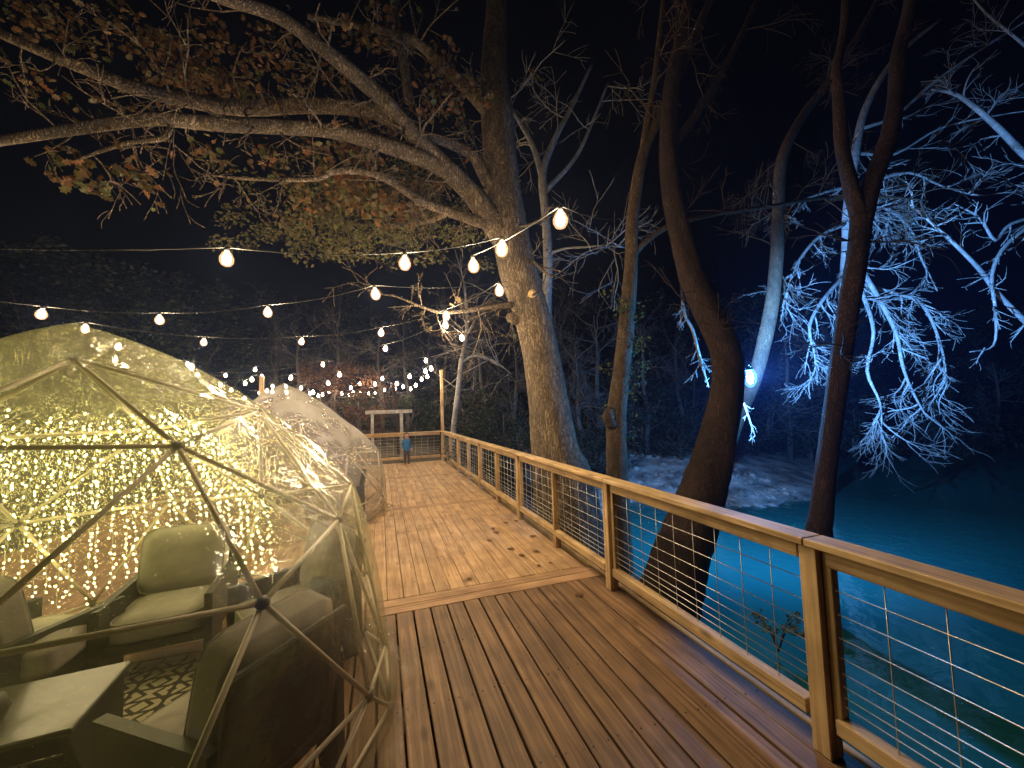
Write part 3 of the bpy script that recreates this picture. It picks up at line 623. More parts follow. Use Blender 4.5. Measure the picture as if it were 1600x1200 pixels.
bough(rt_, [(1725, 320, 11.5), (1650, 330, 11.4), (1580, 350, 11.3), (1555, 375, 11.2), (1530, 340, 11.2), (1490, 318, 11.3)], [.07, .055, .045, .04, .03, .015], 9, 0.7, 2, .15)
bough(rt_, [(1735, 180, 11.6), (1660, 130, 11.7), (1600, 70, 11.8), (1540, 20, 12), (1500, -30, 12.2)], [.07, .055, .04, .03, .02], 5, 1.4, 3, -.05, kr=.012, bias=(-.2, 0, .1))
# hanging dead sprig beside the leaning trunk, close to the lamp
sp = tree('hanging_bough', 'small bare bough hanging bright white just left of the leaning trunk', 'branch')
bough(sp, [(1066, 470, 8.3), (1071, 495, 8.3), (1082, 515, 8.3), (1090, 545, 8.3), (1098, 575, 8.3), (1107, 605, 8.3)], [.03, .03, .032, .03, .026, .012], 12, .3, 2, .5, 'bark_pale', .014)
mb = MB(); mb.limb(px([(1060, 330, 8.3), (1062, 400, 8.3), (1066, 472, 8.3)]), [.035, .03, .028], 6); mb.build('stem', M['bark_brown'], sp)
sp = tree('hanging_twig', 'short bare twig below the floodlight, right of the leaning trunk', 'branch')
bough(sp, [(1162, 630, 8.6), (1169, 650, 8.6), (1175, 668, 8.6), (1180, 682, 8.6)], [.02, .02, .018, .01], 5, .25, 1, .3, 'bark_pale', .012)

# -- background trees and bushes: a few builds, copied
def bare_proto(label):
    t = tree('bare_tree', label); mb = MB()
    mb.limb([(0, 0, -.4), (.1, 0, 1), (0, .1, 2.2), (.2, 0, 3.6), (.3, .1, 5.2), (.2, 0, 7)], [.16, .14, .12, .1, .07, .03], 7)
    mb.build('trunk', M['bark_grey'], t)
    mb = MB()
    for _ in range(22):
        z = rnd.uniform(1.4, 6.6); grow(mb, (.1 + .03 * z, 0, z), nr.normal(size=3) + np.array([0, 0, .7]), rnd.uniform(1.2, 2.6), .035, 2, -.1, (3, 5), .25, 4, None, .3, .008)
    mb.build('branches', M['bark_grey'], t)['kind'] = 'stuff'; return t
def bush_proto(label, name, lm, h, r, n, ls, trunk=True):
    t = tree(name, label, 'tree' if trunk else 'bush'); mb = MB()
    mb.limb([(0, 0, -.3), (.05, .05, h * .3), (0, 0, h * .6)], [.14, .11, .05], 6)
    for _ in range(8): grow(mb, (0, 0, h * rnd.uniform(.15, .5)), nr.normal(size=3) + np.array([0, 0, .8]), r * 1.0, .04, 1, 0, (2, 4))
    mb.build('trunk' if trunk else 'stems', M['bark_grey'], t)
    mb = MB()
    for _ in range(n):
        z = rnd.uniform(.08, 1); rr = r * (math.sin(min(1, z * 1.15) * math.pi * .85) * .9 + .15) * rnd.uniform(.5, 1.05); a = rnd.random() * 6.283
        leaves(mb, clump((math.cos(a) * rr, math.sin(a) * rr, z * h), r * rnd.uniform(.16, .32), 36, .75), ls)
    o = mb.build('crown', lm, t, False); o['kind'] = 'stuff'; return t
def copy_tree(root, loc, rz, s, label, group):
    r_ = root.copy(); col.objects.link(r_); r_.location = loc; r_.rotation_euler = (0, 0, rz); r_.scale = (s,) * 3; tag(r_, label, None, group)
    for ch in list(root.children):
        c = ch.copy(); col.objects.link(c); c.parent = r_
    return r_
bares = [bare_proto('x') for _ in range(3)]
bushes = [bush_proto('x', 'evergreen_bush', M['leaf_dark'], 2.6, 1.5, 60, .13, False) for _ in range(2)]
darks = [bush_proto('x', 'evergreen_tree', M['leaf_dark'], 7.5, 2.4, 130, .2) for _ in range(2)]
reds = [bush_proto('x', 'russet_tree', M['leaf_red'], 5.5, 2.2, 90, .16)]
used = {}
def put(protos, k, u, D, s, label, group, drop=0.15):
    p = protos[k % len(protos)]; q = ond(u, 640, D); loc = (q[0], q[1], gz(q[0], q[1]) - drop); rz = rnd.random() * 6.28
    if p.name not in used:
        used[p.name] = 1; p.location = loc; p.rotation_euler = (0, 0, rz); p.scale = (s,) * 3; tag(p, label, None, group)
    else: copy_tree(p, loc, rz, s, label, group)
G_B = 'bare trees in the far wood'; G_U = 'dark bushes on the banks'; G_D = 'dark evergreens behind the deck'
bi = ui = di = 0
for u, D, s, lb in [(760, 19, 1.0, 'leafless tree between the thin pale tree and the oak trunk'), (800, 16, .8, 'small leafless tree close against the left edge of the oak trunk'), (905, 15.5, .75, 'small leafless tree close against the right edge of the oak trunk'),
        (935, 17, .95, 'leafless tree just left of the slim ivy wrapped tree'), (1010, 18, .9, 'leafless tree just right of the slim ivy wrapped tree'), (1065, 19, .8, 'leafless tree in the blue glow just left of the leaning trunk'),
        (1230, 20, 1.0, 'leafless tree in the blue glow just right of the floodlight'), (1300, 22, 1.1, 'leafless tree in the dark behind the base of the forked tree'), (880, 20, 1.1, 'leafless tree hidden mostly behind the middle of the oak trunk'),
        (690, 24, 1.1, 'leafless tree right behind the tall corner post'), (640, 27, 1.2, 'leafless tree behind the crossbar frame'), (520, 26, 1.2, 'leafless tree above the right shoulder of the far dome'), (470, 24, 1.0, 'leafless tree above the top of the far dome'),
        (600, 22, .95, 'leafless tree left of the crooked round pole'), (430, 30, 1.3, 'leafless tree behind the square post between the domes'), (1450, 24, 1.0, 'leafless tree across the water under the floodlit boughs'), (1560, 26, 1.1, 'leafless tree across the water at the far right edge'), (740, 26, 1.2, 'leafless tree far behind the thin pale tree')]:
    put(bares, bi, u, D, s, lb, 'bare trees in the far wood'); bi += 1
for u, D, s, lb in [(745, 13.5, .75, 'low dark bush outside the railing beside the thin pale tree'), (785, 14, .95, 'low dark bush outside the railing left of the oak base'), (770, 17, 1.2, 'broad dark bush behind the bushes left of the oak'), (820, 12.8, .8, 'dark bush touching the left side of the oak base'),
        (900, 15, .9, 'dark bush touching the right side of the oak base'), (935, 15.5, .8, 'dark bush on the bank between the oak and the slim ivy wrapped tree'), (920, 18, 1.4, 'large dark bush behind the bank right of the oak'), (1000, 18.5, 1.3, 'large dark bush behind the bank right of the ivy wrapped tree'),
        (1060, 17, .8, 'small dark bush on the bank left of the leaning trunk'), (1080, 20, 1.4, 'large dark bush behind the small bush left of the leaning trunk'), (1150, 18, .9, 'dark bush at the back of the bank below the floodlight'), (1200, 21, 1.3, 'large dark bush right of the floodlight'), (1260, 20, .9, 'dark bush at the back of the bank left of the forked tree'),
        (1330, 22, 1.2, 'dark bush across the water right of the forked tree base'), (1420, 24, 1.4, 'dark bush across the water under the floodlit boughs'), (1500, 24, 1.2, 'dark bush across the water left of the far right bushes'), (1590, 25, 1.5, 'dark bush across the water at the right edge of the picture'),
        (980, 21, 1.6, 'tall dark bush standing behind the slim ivy wrapped tree'), (1130, 23, 1.7, 'tall dark bush behind the leaning trunk'), (1290, 26, 1.8, 'tall dark bush behind the forked tree base'), (560, 27, 1.2, 'dark bush beyond the end railing beside the far dome'), (490, 30, 1.5, 'dark bush far behind the top of the far dome'), (640, 24, 1.1, 'dark bush under the crossbar frame'), (721, 21, 1.3, 'dark bush right of the tall corner post')]:
    put(bushes, ui, u, D, s, lb, 'dark bushes on the banks'); ui += 1
for u, D, s, lb in [(40, 17, 1.25, 'tall dark evergreen above the left edge of the near dome'), (170, 19, 1.25, 'tall dark evergreen above the middle of the near dome'), (300, 24, 1.3, 'tall dark evergreen above the right shoulder of the near dome'), (430, 33, 1.5, 'tall dark evergreen behind the square post between the domes'),
        (230, 29, 1.5, 'tall dark evergreen farther back above the near dome'), (680, 34, 1.4, 'tall dark evergreen far behind the corner post'), (860, 27, 1.2, 'tall dark evergreen behind the oak trunk'), (1020, 28, 1.3, 'tall dark evergreen behind the slim ivy wrapped tree'), (1180, 30, 1.4, 'tall dark evergreen behind the floodlight'),
        (1380, 32, 1.5, 'tall dark evergreen across the water behind the floodlit boughs'), (1560, 34, 1.6, 'tall dark evergreen across the water at the far right'), (560, 38, 1.5, 'tall dark evergreen far behind the russet trees'), (90, 27, 1.6, 'tall dark evergreen in the gap behind the two leftmost evergreens'), (780, 30, 1.2, 'tall dark evergreen left of the oak trunk')]:
    put(darks, di, u, D, s, lb, 'dark evergreens in the far wood'); di += 1
put(reds, 0, 560, 20, .82, 'russet leaved tree behind the far rows of lights', None)
put(reds, 0, 500, 24, .9, 'smaller russet crown left of the other russet tree behind the lights', None)

# -- weed plant on the near bank
q = onz(1215, 1000, -1.35); wp = thing('weed_plant', 'pale leafy weed on the near bank seen through the mesh by the big post', 'plant', tuple(q))
mb = MB(); mb2 = MB()
for _ in range(9):
    a = rnd.random() * 6.28; P = [np.array([0, 0, -.15]), np.array([math.cos(a) * .12, math.sin(a) * .12, .18]), np.array([math.cos(a) * .3, math.sin(a) * .3, .3 + rnd.uniform(-.1, .1)])]
    mb.limb(P, [.008, .007, .004], 5); leaves(mb2, [P[1] * (1 - s) + P[2] * s + nr.normal(size=3) * .03 for s in np.linspace(0, 1, 12)], .07)
mb.build('stem', M['bark_grey'], wp); o = mb2.build('foliage', M['leaf_ivy'], wp, False); o['kind'] = 'stuff'

# ---------------------------------------------------------------- floodlight
q = ond(1172, 590, 7.75)
ft = thing('floodlight', 'bright blue white floodlight strapped behind the right edge of the leaning trunk', 'floodlight', tuple(q))
box('housing', -.02, 0, .17, .13, .13, .07, M['dark_panel'], ft, .012, (0, 0, R(41)))
m_ = MB(); m_.tube([(-.02, 0, .19), (-.08, -.05, .24), (-.16, -.16, .24), (-.2, -.2, .2)], .016, 6); m_.build('bracket', M['hub'], ft)
bm = bmesh.new(); bmesh.ops.create_uvsphere(bm, u_segments=14, v_segments=10, radius=1)
bmesh.ops.scale(bm, vec=(.06, .06, .13), verts=bm.verts); me = bpy.data.meshes.new('lens'); bm.to_mesh(me); bm.free(); me.materials.append(M['flood'])
o = link('lens', me, ft)
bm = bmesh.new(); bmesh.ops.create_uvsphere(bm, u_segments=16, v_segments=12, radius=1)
bmesh.ops.scale(bm, vec=(.12, .12, .2), verts=bm.verts); me = bpy.data.meshes.new('halo_shell'); bm.to_mesh(me); bm.free(); me.materials.append(emis('blue flood halo', (.08, .28, 1.0), 1.1))  # added glowing shell, imitates a blue halo around the lens
link('halo_shell', me, o)
ld = bpy.data.lights.new('flood_spill', 'POINT'); ld.energy = SPILL_W; ld.color = (.05, .36, 1.0); ld.shadow_soft_size = .05
o = bpy.data.objects.new('flood_spill', ld); col.objects.link(o); o.parent = ft
ld = bpy.data.lights.new('flood_beam', 'SPOT'); ld.energy = FLOOD_W; ld.color = FLOOD_COL; ld.shadow_soft_size = .05; ld.spot_size = R(72); ld.spot_blend = 1.0
o = bpy.data.objects.new('flood_beam', ld); col.objects.link(o); o.parent = ft
o.rotation_mode = 'QUATERNION'; o.rotation_quaternion = Vector(ond(1390, 500, 12.2) - q).to_track_quat('-Z', 'Y')
ld = bpy.data.lights.new('flood_wide', 'SPOT'); ld.energy = WIDE_W; ld.color = FLOOD_COL; ld.shadow_soft_size = .05; ld.spot_size = R(150); ld.spot_blend = .7
o = bpy.data.objects.new('flood_wide', ld); col.objects.link(o); o.parent = ft
o.rotation_mode = 'QUATERNION'; o.rotation_quaternion = Vector(ond(1120, 770, 11.0) - q).to_track_quat('-Z', 'Y')

# ---------------------------------------------------------------- string lights
def lathe(prof, n, m, name):
    V = []; Fc = []
    for r, z in prof:
        for j in range(n): V.append((r * math.cos(j * 6.28319 / n), r * math.sin(j * 6.28319 / n), z))
    for i in range(len(prof) - 1):
        for j in range(n): Fc.append((i * n + j, i * n + (j + 1) % n, (i + 1) * n + (j + 1) % n, (i + 1) * n + j))
    Fc.append(tuple(range(n))[::-1]); Fc.append(tuple((len(prof) - 1) * n + j for j in range(n)))
    me = bpy.data.meshes.new(name); me.from_pydata(V, [], Fc); me.materials.append(m); me.polygons.foreach_set('use_smooth', [True] * len(me.polygons)); return me
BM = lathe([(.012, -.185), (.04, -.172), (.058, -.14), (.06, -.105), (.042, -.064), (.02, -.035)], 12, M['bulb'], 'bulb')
FM = lathe([(.008, -.165), (.026, -.155), (.036, -.13), (.036, -.1), (.024, -.07), (.012, -.05)], 10, M['filament'], 'filament')
SM = lathe([(.02, -.045), (.021, -.01), (.016, .0), (.008, .01)], 8, M['black_wire'], 'socket')
bl = bpy.data.lights.new('bulb_light', 'POINT'); bl.energy = BULB_W; bl.color = (1.0, .75, .44); bl.shadow_soft_size = .03
def string(label, pix, z=3.3, ends=(None, None), sag=.05, big=1.0):
    pts = [onz(u, v + 0, z) for u, v in pix]
    pts = [np.array([p[0], p[1], z]) for p in pts]
    t = thing('string_light', label, 'string light', tuple(pts[0] + np.array([0, 0, 0.1])), 0, 'strings of bulbs over the deck')
    o0 = pts[0] + np.array([0, 0, .1]); P = [p - o0 + np.array([0, 0, .1]) for p in pts]
    W = ([np.array(ends[0]) - o0] if ends[0] is not None else []) + P + ([np.array(ends[1]) - o0] if ends[1] is not None else [])
    line = []
    for a, b in zip(W[:-1], W[1:]):
        for s in np.linspace(0, 1, 9)[:-1]: line.append(a * (1 - s) + b * s + np.array([0, 0, -sag * 4 * s * (1 - s) * np.linalg.norm(b - a) / 2]))
    line.append(W[-1]); mb = MB(); mb.tube(line, .0045, 5); mb.build('wire', M['black_wire'], t)
    for p in P:
        b = link('bulb', BM, t); b.location = p; b.rotation_euler = (rnd.uniform(-.12, .12), rnd.uniform(-.12, .12), 0); b.scale = (big,) * 3  # far strings enlarge their bulbs to stand in for bloom
        s_ = link('socket', SM, b); link('filament', FM, b)
        lo = bpy.data.objects.new('bulb_light', bl); col.objects.link(lo); lo.parent = b; lo.location = (0, 0, -.12)
PA = (-6.6, 5.2, 3.55); PB = (-7.4, 9.2, 3.55)
for p_, lb in ((PA, 'square timber post left of the near dome holding the nearest strings'), (PB, 'square timber post farther left behind the near dome holding strings')):
    t = thing('timber_post', lb, 'post', (p_[0], p_[1], 0)); box('post_shaft', 0, 0, 1.35, .12, .12, 4.5, M['rail_z'], t, .004); box('post_cap', 0, 0, 3.62, .15, .15, .04, M['rail_z'], t, .004)
TP = (2.13, Y_END, 3.27); TR = tuple(ond(800, 400, 7.1)); W0 = tuple(ond(409, 590, 17.2)); WP = tuple(onY(614, 600, 19.9))
string('nearest string of big bulbs running from over the near dome to the oak fork', [(355, 403), (633, 410), (785, 387)], 3.3, (PA, TR))
string('two bulb string just left of and above the upper oak trunk', [(739, 414), (876, 341)], 3.3, (None, tuple(ond(990, 330, 7.8))))
string('second string of bulbs crossing low over the top of the near dome', [(67, 490), (249, 499), (418, 487), (585, 458)], 3.3, (PA, tuple(ond(790, 440, 7.1))))
string('string of bulbs just above the near dome with one bulb by the oak trunk stub', [(134, 513), (319, 534), (472, 533), (596, 519), (697, 493), (780, 453)], 3.3, (PB, tuple(ond(800, 445, 7.1))))
string('string of bulbs sloping from the near dome crest toward the corner post', [(186, 541), (293, 569), (398, 577), (603, 544), (695, 507), (721, 527)], 3.3, (PB, tuple(ond(806, 470, 7.2))))
string('string of bulbs ending at the tall corner post', [(308, 585), (352, 586), (504, 569), (666, 563)], 3.3, (W0, TP))
string('short string of small bulbs left of the tall corner post', [(597, 590), (659, 591), (668, 587), (665, 578), (673, 574)], 3.3, (WP, TP), big=1.3)
string('string of tiny bulbs around the timber post behind the domes', [(383, 597), (393, 591), (409, 587), (426, 602), (447, 602)], 3.3, (tuple(onz(330, 592, 3.3)), None), big=1.4)
string('farthest low string of tiny bulbs just above the far dome', [(382, 620), (417, 608), (426, 609), (447, 611), (484, 612), (489, 610), (497, 616), (504, 614), (515, 609), (534, 612), (545, 615), (552, 611)], 3.3, big=1.9)
string('far string of tiny bulbs between the far dome and the round pole', [(563, 612), (576, 613), (586, 612), (586, 598), (614, 600), (618, 605), (620, 597), (630, 602), (642, 606), (650, 600)], 3.3, big=1.6)
string('far string of small bulbs crossing behind the russet tree', [(300, 571), (345, 600), (455, 588), (530, 583), (562, 598), (640, 586)], 3.3, big=1.4)
string('faint string of bulbs low over the shoulder of the near dome', [(330, 603), (362, 607), (405, 612), (470, 604), (512, 596), (548, 604), (600, 607)], 3.3, big=1.6)

# ---------------------------------------------------------------- domes
RING = dict(top=2.141, r1=.768, z1=1.725, r2=1.191, z2=1.127, r3=1.433, z3=1.094, r4=1.597, z4=.322, rb=1.53)
def dome(label, cx_, cy_, a, fix=None, fm='film'):
    t = thing('geodesic_dome', label, 'dome', (cx_, cy_, 0), 0, 'clear domes standing on the deck')
    q = RING; nd = {'u': np.array([0, 0, q['top']])}
    def rg(r, z, az): return np.array([r * math.cos(az), r * math.sin(az), z])
    for k in range(5):
        b = a + R(72 * k); nd['r%d' % k] = rg(q['r1'], q['z1'], b); nd['i%d' % k] = rg(q['r3'], q['z3'], b); nd['m%d' % k] = rg(q['r2'], q['z2'], b + R(36))
    for k in range(10): nd['e%d' % k] = rg(q['r4'], q['z4'], a + R(18 + 36 * k)); nd['b%d' % k] = rg(q['rb'], .02, a + R(36 * k))
    o0 = np.array([cx_, cy_, 0])
    for k, (u, v) in (fix or {}).items():     # tune single hubs: keep the distance from the lens, sag as in the photo
        wp_ = nd[k] + o0; d = ray(u, v); d /= np.linalg.norm(d); nd[k] = CAM + d * np.linalg.norm(wp_ - CAM) - o0
    E_ = set(); Fs = []
    for k in range(5):
        n = (k + 1) % 5; e0, e1, em = 'e%d' % (2 * k), 'e%d' % (2 * k + 1), 'e%d' % ((2 * k - 1) % 10)
        r_, rn, i_, in_, m_ = 'r%d' % k, 'r%d' % n, 'i%d' % k, 'i%d' % n, 'm%d' % k
        Fs += [('u', r_, rn), (r_, m_, rn), (r_, i_, m_), (rn, m_, in_), (i_, e0, m_), (m_, e0, e1), (m_, e1, in_), (i_, em, e0)]
    for j in range(10):
        n = (j + 1) % 10; Fs += [('e%d' % j, 'b%d' % j, 'b%d' % n), ('e%d' % j, 'b%d' % n, 'e%d' % n)]
    for f in Fs:
        for x_, y_ in ((0, 1), (1, 2), (2, 0)): E_.add(tuple(sorted((f[x_], f[y_]))))
    # tube struts share one unit mesh
    for x_, y_ in sorted(E_):
        p, s = nd[x_], nd[y_]; d = s - p; ln = np.linalg.norm(d)
        o = link('strut', STRUT, t); o.location = tuple((p + s) / 2); o.rotation_mode = 'QUATERNION'
        o.rotation_quaternion = Vector(d).to_track_quat('Z', 'Y'); o.scale = (1, 1, ln - 0.03)
    for k, p in nd.items():
        o = link('hub', HUB, t); o.location = tuple(p); nn_ = Vector(p - np.array([0, 0, .4])); o.rotation_mode = 'QUATERNION'; o.rotation_quaternion = nn_.to_track_quat('Z', 'Y')
    # clear cover: one sheet over the frame, billowing a little between the tubes, with a loose skirt
    bm = bmesh.new(); cache = {}
    def vert(p):
        key = tuple(np.round(p, 4))
        if key not in cache: cache[key] = bm.verts.new(p)
        return cache[key]
    n = 7
    for f in Fs:
        A, B, C = (nd[x_] for x_ in f)
        def pt(i, j):
            k = n - i - j; bu = (i * j + j * k + i * k) / (n * n / 3.0)
            p = (A * i + B * j + C * k) / n; h = np.array([p[0], p[1], p[2] - .4]); h /= np.linalg.norm(h)
            wr = .006 * (math.sin(p[0] * 23 + p[2] * 9) + math.sin(p[1] * 27 - p[2] * 13)) if i and j and k else 0
            return p + h * (.022 + .055 * bu + wr) + np.array([0, 0, .19 * max(0, 1 - ((p[0] + .42) ** 2 + (p[1] + .12) ** 2) / 1.7) ** 1.3])
        for i in range(n):
            for j in range(n - i):
                vs = [vert(pt(i, j)), vert(pt(i + 1, j)), vert(pt(i, j + 1))]
                try: bm.faces.new(vs)
                except ValueError: pass
                if i + j < n - 1:
                    vs = [vert(pt(i + 1, j)), vert(pt(i + 1, j + 1)), vert(pt(i, j + 1))]
                    try: bm.faces.new(vs)
                    except ValueError: pass
    bmesh.ops.recalc_face_normals(bm, faces=bm.faces)
    me = bpy.data.meshes.new('cover'); bm.to_mesh(me); bm.free(); me.materials.append(M[fm]); me.polygons.foreach_set('use_smooth', [True] * len(me.polygons))
    link('cover', me, t)
    V = []; Fc = []; K = 120
    for k in range(K):
        az = 6.28319 * k / K; wv = .03 * math.sin(az * 17) + .025 * math.sin(az * 31 + 1) + .02 * math.sin(az * 7)
        for rr, z in ((1.56, .16), (1.56 + wv * .4, .08), (1.585 + wv, .012), (1.66 + wv * 1.6, .006)): V.append((rr * math.cos(az), rr * math.sin(az), z + (.012 * math.sin(az * 23) + .012 if z < .01 else 0)))
    for k in range(K):
        for i in range(3): Fc.append((k * 4 + i, ((k + 1) % K) * 4 + i, ((k + 1) % K) * 4 + i + 1, k * 4 + i + 1))
    mesh_obj('skirt', V, Fc, M['film_skirt'], t, True)
    return t
STRUT = lathe([(.0115, -.5), (.0115, .5)], 8, M['steel'], 'strut')
HUB = lathe([(.02, -.016), (.027, -.01), (.027, .01), (.01, .018)], 8, M['hub'], 'hub')
M['film_skirt'] = film('clear vinyl skirt', (0.75, 0.68, 0.52))
dome('large clear geodesic dome in the near left corner, full of yellow fairy lights', -1.479, 2.821, -.76,
     dict(u=(115, 561), r0=(278, 697), i0=(410, 942), m0=(529, 812), r1=(404, 642), e0=(577, 1088), i1=(549, 757), e1=(602, 1010), e2=(572, 897), m4=(-118, 1044)))
dome('smaller looking clear dome farther along the deck, unlit and grey', -1.5, 7.9, 0.0,
     dict(u=(444, 617)), 'film_far')

# fairy light curtain inside the near dome
DC = np.array([-1.479, 2.821])
t = thing('fairy_light_curtain', 'curtain of yellow fairy lights hung inside the near dome', 'fairy lights', (DC[0], DC[1], 0))
oct_v = [(1, 0, 0), (-1, 0, 0), (0, 1, 0), (0, -1, 0), (0, 0, 1), (0, 0, -1)]; oct_f = [(0, 2, 4), (2, 1, 4), (1, 3, 4), (3, 0, 4), (2, 0, 5), (1, 2, 5), (3, 1, 5), (0, 3, 5)]
NS = 54
PZ, PR = (.02, .322, 1.11, 1.725, 2.05), (1.53, 1.597, 1.41, .80, .12)
for k in range(NS):
    az = R(66 + 160 * k / (NS - 1)) + rnd.uniform(-.02, .02)
    top = rnd.uniform(1.76, 1.9); bot = rnd.uniform(.42, .58)
    line = []; mbl = MB(); nb = 34
    for i in range(nb + 1):
        z = top + (bot - top) * i / nb; rr = float(np.interp(z, PZ, PR)) * .9 - .05
        line.append(np.array([rr * math.cos(az) + rnd.uniform(-.006, .006), rr * math.sin(az) + rnd.uniform(-.006, .006), z]))
    for p in line[1:]:
        p = p + nr.normal(size=3) * .012; s = rnd.uniform(.0034, .0064); mbl.add([p + s * np.array(v) for v in oct_v], oct_f)
    m_ = MB(); m_.tube(line, .0016, 3); st = m_.build('light_strand', M['wire'], t)
    o = mbl.build('fairy_bulbs', M['fairy'], st); o['kind'] = 'stuff'

# ---------------------------------------------------------------- furniture in the near dome
def cushion_mesh(name, sx, sy, sz, m, puff=.03):
    bm = bmesh.new(); bmesh.ops.create_cube(bm, size=1); bmesh.ops.subdivide_edges(bm, edges=list(bm.edges), cuts=5, use_grid_fill=True)
    for v in bm.verts:
        x, y, z = v.co; f = (1 - (2 * x) ** 4) * (1 - (2 * y) ** 4); g = max(abs(x), abs(y)) * 2
        edge = 1 - .1 * max(0, (abs(x) * 2)) ** 6 * (abs(y) * 2) ** 6
        v.co = (x * sx * edge, y * sy * edge, z * (sz - .03) + math.copysign(puff * f * .5 + .015 * (1 - max(0, g - .8) * 4), z))
    me = bpy.data.meshes.new(name); bm.to_mesh(me); bm.free(); me.materials.append(m); me.polygons.foreach_set('use_smooth', [True] * len(me.polygons)); return me
SEAT = cushion_mesh('seat_cushion', .54, .58, .15, M['cushion']); BACK = cushion_mesh('back_cushion', .56, .5, .17, M['cushion'], .06)
def slab(prof, th, m, name):
    V = [(-th / 2, y, z) for y, z in prof] + [(th / 2, y, z) for y, z in prof]; n = len(prof)
    Fc = [tuple(range(n))[::-1], tuple(range(n, 2 * n))] + [(i, (i + 1) % n, n + (i + 1) % n, n + i) for i in range(n)]
    me = bpy.data.meshes.new(name); me.from_pydata(V, [], Fc); me.materials.append(m); return me
def piping(cx_, cy2, cz):
    P = []
    for k in range(49):
        a_ = k / 48 * 6.28319; c_, s_ = math.cos(a_), math.sin(a_); q_ = (abs(c_) ** 7 + abs(s_) ** 7) ** (-1 / 7)
        P.append((c_ * q_ * cx_ * .492, s_ * q_ * cy2 * .492, cz))
    m_ = MB(); m_.tube(P, .0065, 5); return m_
_p = piping(.54, .58, .062); PIPE_S = _p.build('seat_piping', M['cushion']); _p = piping(.56, .5, .072); PIPE_B = _p.build('back_piping', M['cushion'])
PS_ME, PB_ME = PIPE_S.data, PIPE_B.data; bpy.data.objects.remove(PIPE_S); bpy.data.objects.remove(PIPE_B)
ARM = slab([(-.36, 0), (-.14, 0), (-.1, .2), (.2, .2), (.24, 0), (.36, 0), (.35, .56), (-.36, .53)], .05, M['dark_panel'], 'arm_panel')
def chair(label, x, y, rz, fwd=None):
    """faces local -Y"""
    t = thing('club_chair', label, 'chair', (x, y, 0), rz, 'cushioned chairs inside the near dome')
    for s in (-1, 1):
        o = link('arm_panel', ARM, t); o.location = (s * .31, 0, .006)
    box('seat_frame', 0, 0, .24, .56, .66, .06, M['dark_panel'], t, .006)
    o = link('seat_cushion', SEAT, t); o.location = (0, -.06, .355); link('piping', PS_ME, o)
    o = link('back_cushion', BACK, t); o.location = (0, .23, .66); o.rotation_euler = (R(77), 0, 0); link('piping', PB_ME, o)
    box('back_panel', 0, .345, .52, .6, .035, .62, M['dark_panel'], t, .01, (R(-10), 0, 0))
    return t
chair('cushioned chair facing out at the back of the near dome, before the fairy lights', -1.53, 3.82, R(4))
chair('cushioned chair at the right side of the near dome, half turned from the view', -.62, 3.42, R(-62))
c3 = chair('cushioned chair nearest the walkway with its dark back turned to the view', -.68, 2.27, R(-128))
chair('cushioned chair cut by the left edge of the picture, by the fairy lights', -2.2, 3.45, R(160))
t = thing('navy_pillow', 'dark navy pillow leaning on the right hand chair in the near dome', 'pillow', (-.42, 3.2, .46), R(-62))
o = link('pillow_cover', cushion_mesh('pillow_cover', .3, .3, .12, M['navy'], .08), t); o.rotation_euler = (R(75), 0, 0)
t = thing('side_stool', 'small rounded grey stool between the left chair and the facing chair', 'stool', (-2.02, 3.3, 0))
o = link('seat', cushion_mesh('seat', .36, .36, .16, M['cushion'], .1), t); o.location = (0, 0, .4)
box('base', 0, 0, .17, .3, .3, .31, M['dark_panel'], t, .01)
t = thing('coffee_table', 'low dark block table on the patterned rug at the bottom left', 'table', (-1.68, 2.68, 0), R(4))
mt = mat('table top laminate', (.045, .045, .036), .32)
box('table_top', 0, 0, .395, .62, .54, .03, mt, t, .006)
for s in (-1, 1):
    o = link('side_panel', slab([(-.08, .03), (.24, .01), (.25, .375), (-.25, .375)], .04, M['dark_panel'], 'side_panel'), t); o.location = (s * .27, 0, 0)
box('back_panel', 0, .22, .2, .48, .03, .34, M['dark_panel'], t, .004)
t = thing('lantern', 'squat black lantern on the low table at the left edge', 'lantern', (-1.78, 2.6, .412))
bm_ = lathe([(.05, 0), (.085, .01), (.1, .05), (.085, .1), (.05, .125)], 12, M['dark_panel'], 'lantern_body'); link('lantern_body', bm_, t)
m_ = MB(); m_.tube([(-.06, 0, .11), (-.04, 0, .18), (.04, 0, .18), (.06, 0, .11)], .006, 6); m_.build('handle', M['dark_panel'], t)
# rug with a printed geometric pattern
mr_ = mat('patterned rug', (.3, .27, .2), .95)
tc = N(mr_, 'ShaderNodeTexCoord'); mp = N(mr_, 'ShaderNodeMapping'); mp.inputs['Scale'].default_value = (4.2, 4.2, 1); L(mr_, tc.outputs['Object'], mp.inputs[0])
sx = N(mr_, 'ShaderNodeSeparateXYZ'); L(mr_, mp.outputs[0], sx.inputs[0])
def mth(op, a, b=None):
    n = N(mr_, 'ShaderNodeMath'); n.operation = op
    for k, v in enumerate((a, b)):
        if v is None: continue
        if isinstance(v, (int, float)): n.inputs[k].default_value = v
        else: L(mr_, v, n.inputs[k])
    return n.outputs[0]
fx = mth('ABSOLUTE', mth('SUBTRACT', mth('FRACT', sx.outputs[0]), .5)); fy = mth('ABSOLUTE', mth('SUBTRACT', mth('FRACT', sx.outputs[1]), .5))
dm = mth('FRACT', mth('MULTIPLY', mth('ADD', fx, fy), 3.0)); bd = mth('LESS_THAN', dm, .38)
ln_ = mth('LESS_THAN', fx, .05); ln2 = mth('LESS_THAN', mth('ABSOLUTE', mth('SUBTRACT', fy, .25)), .045)
pat = mth('MAXIMUM', mth('MAXIMUM', bd, ln_), ln2)
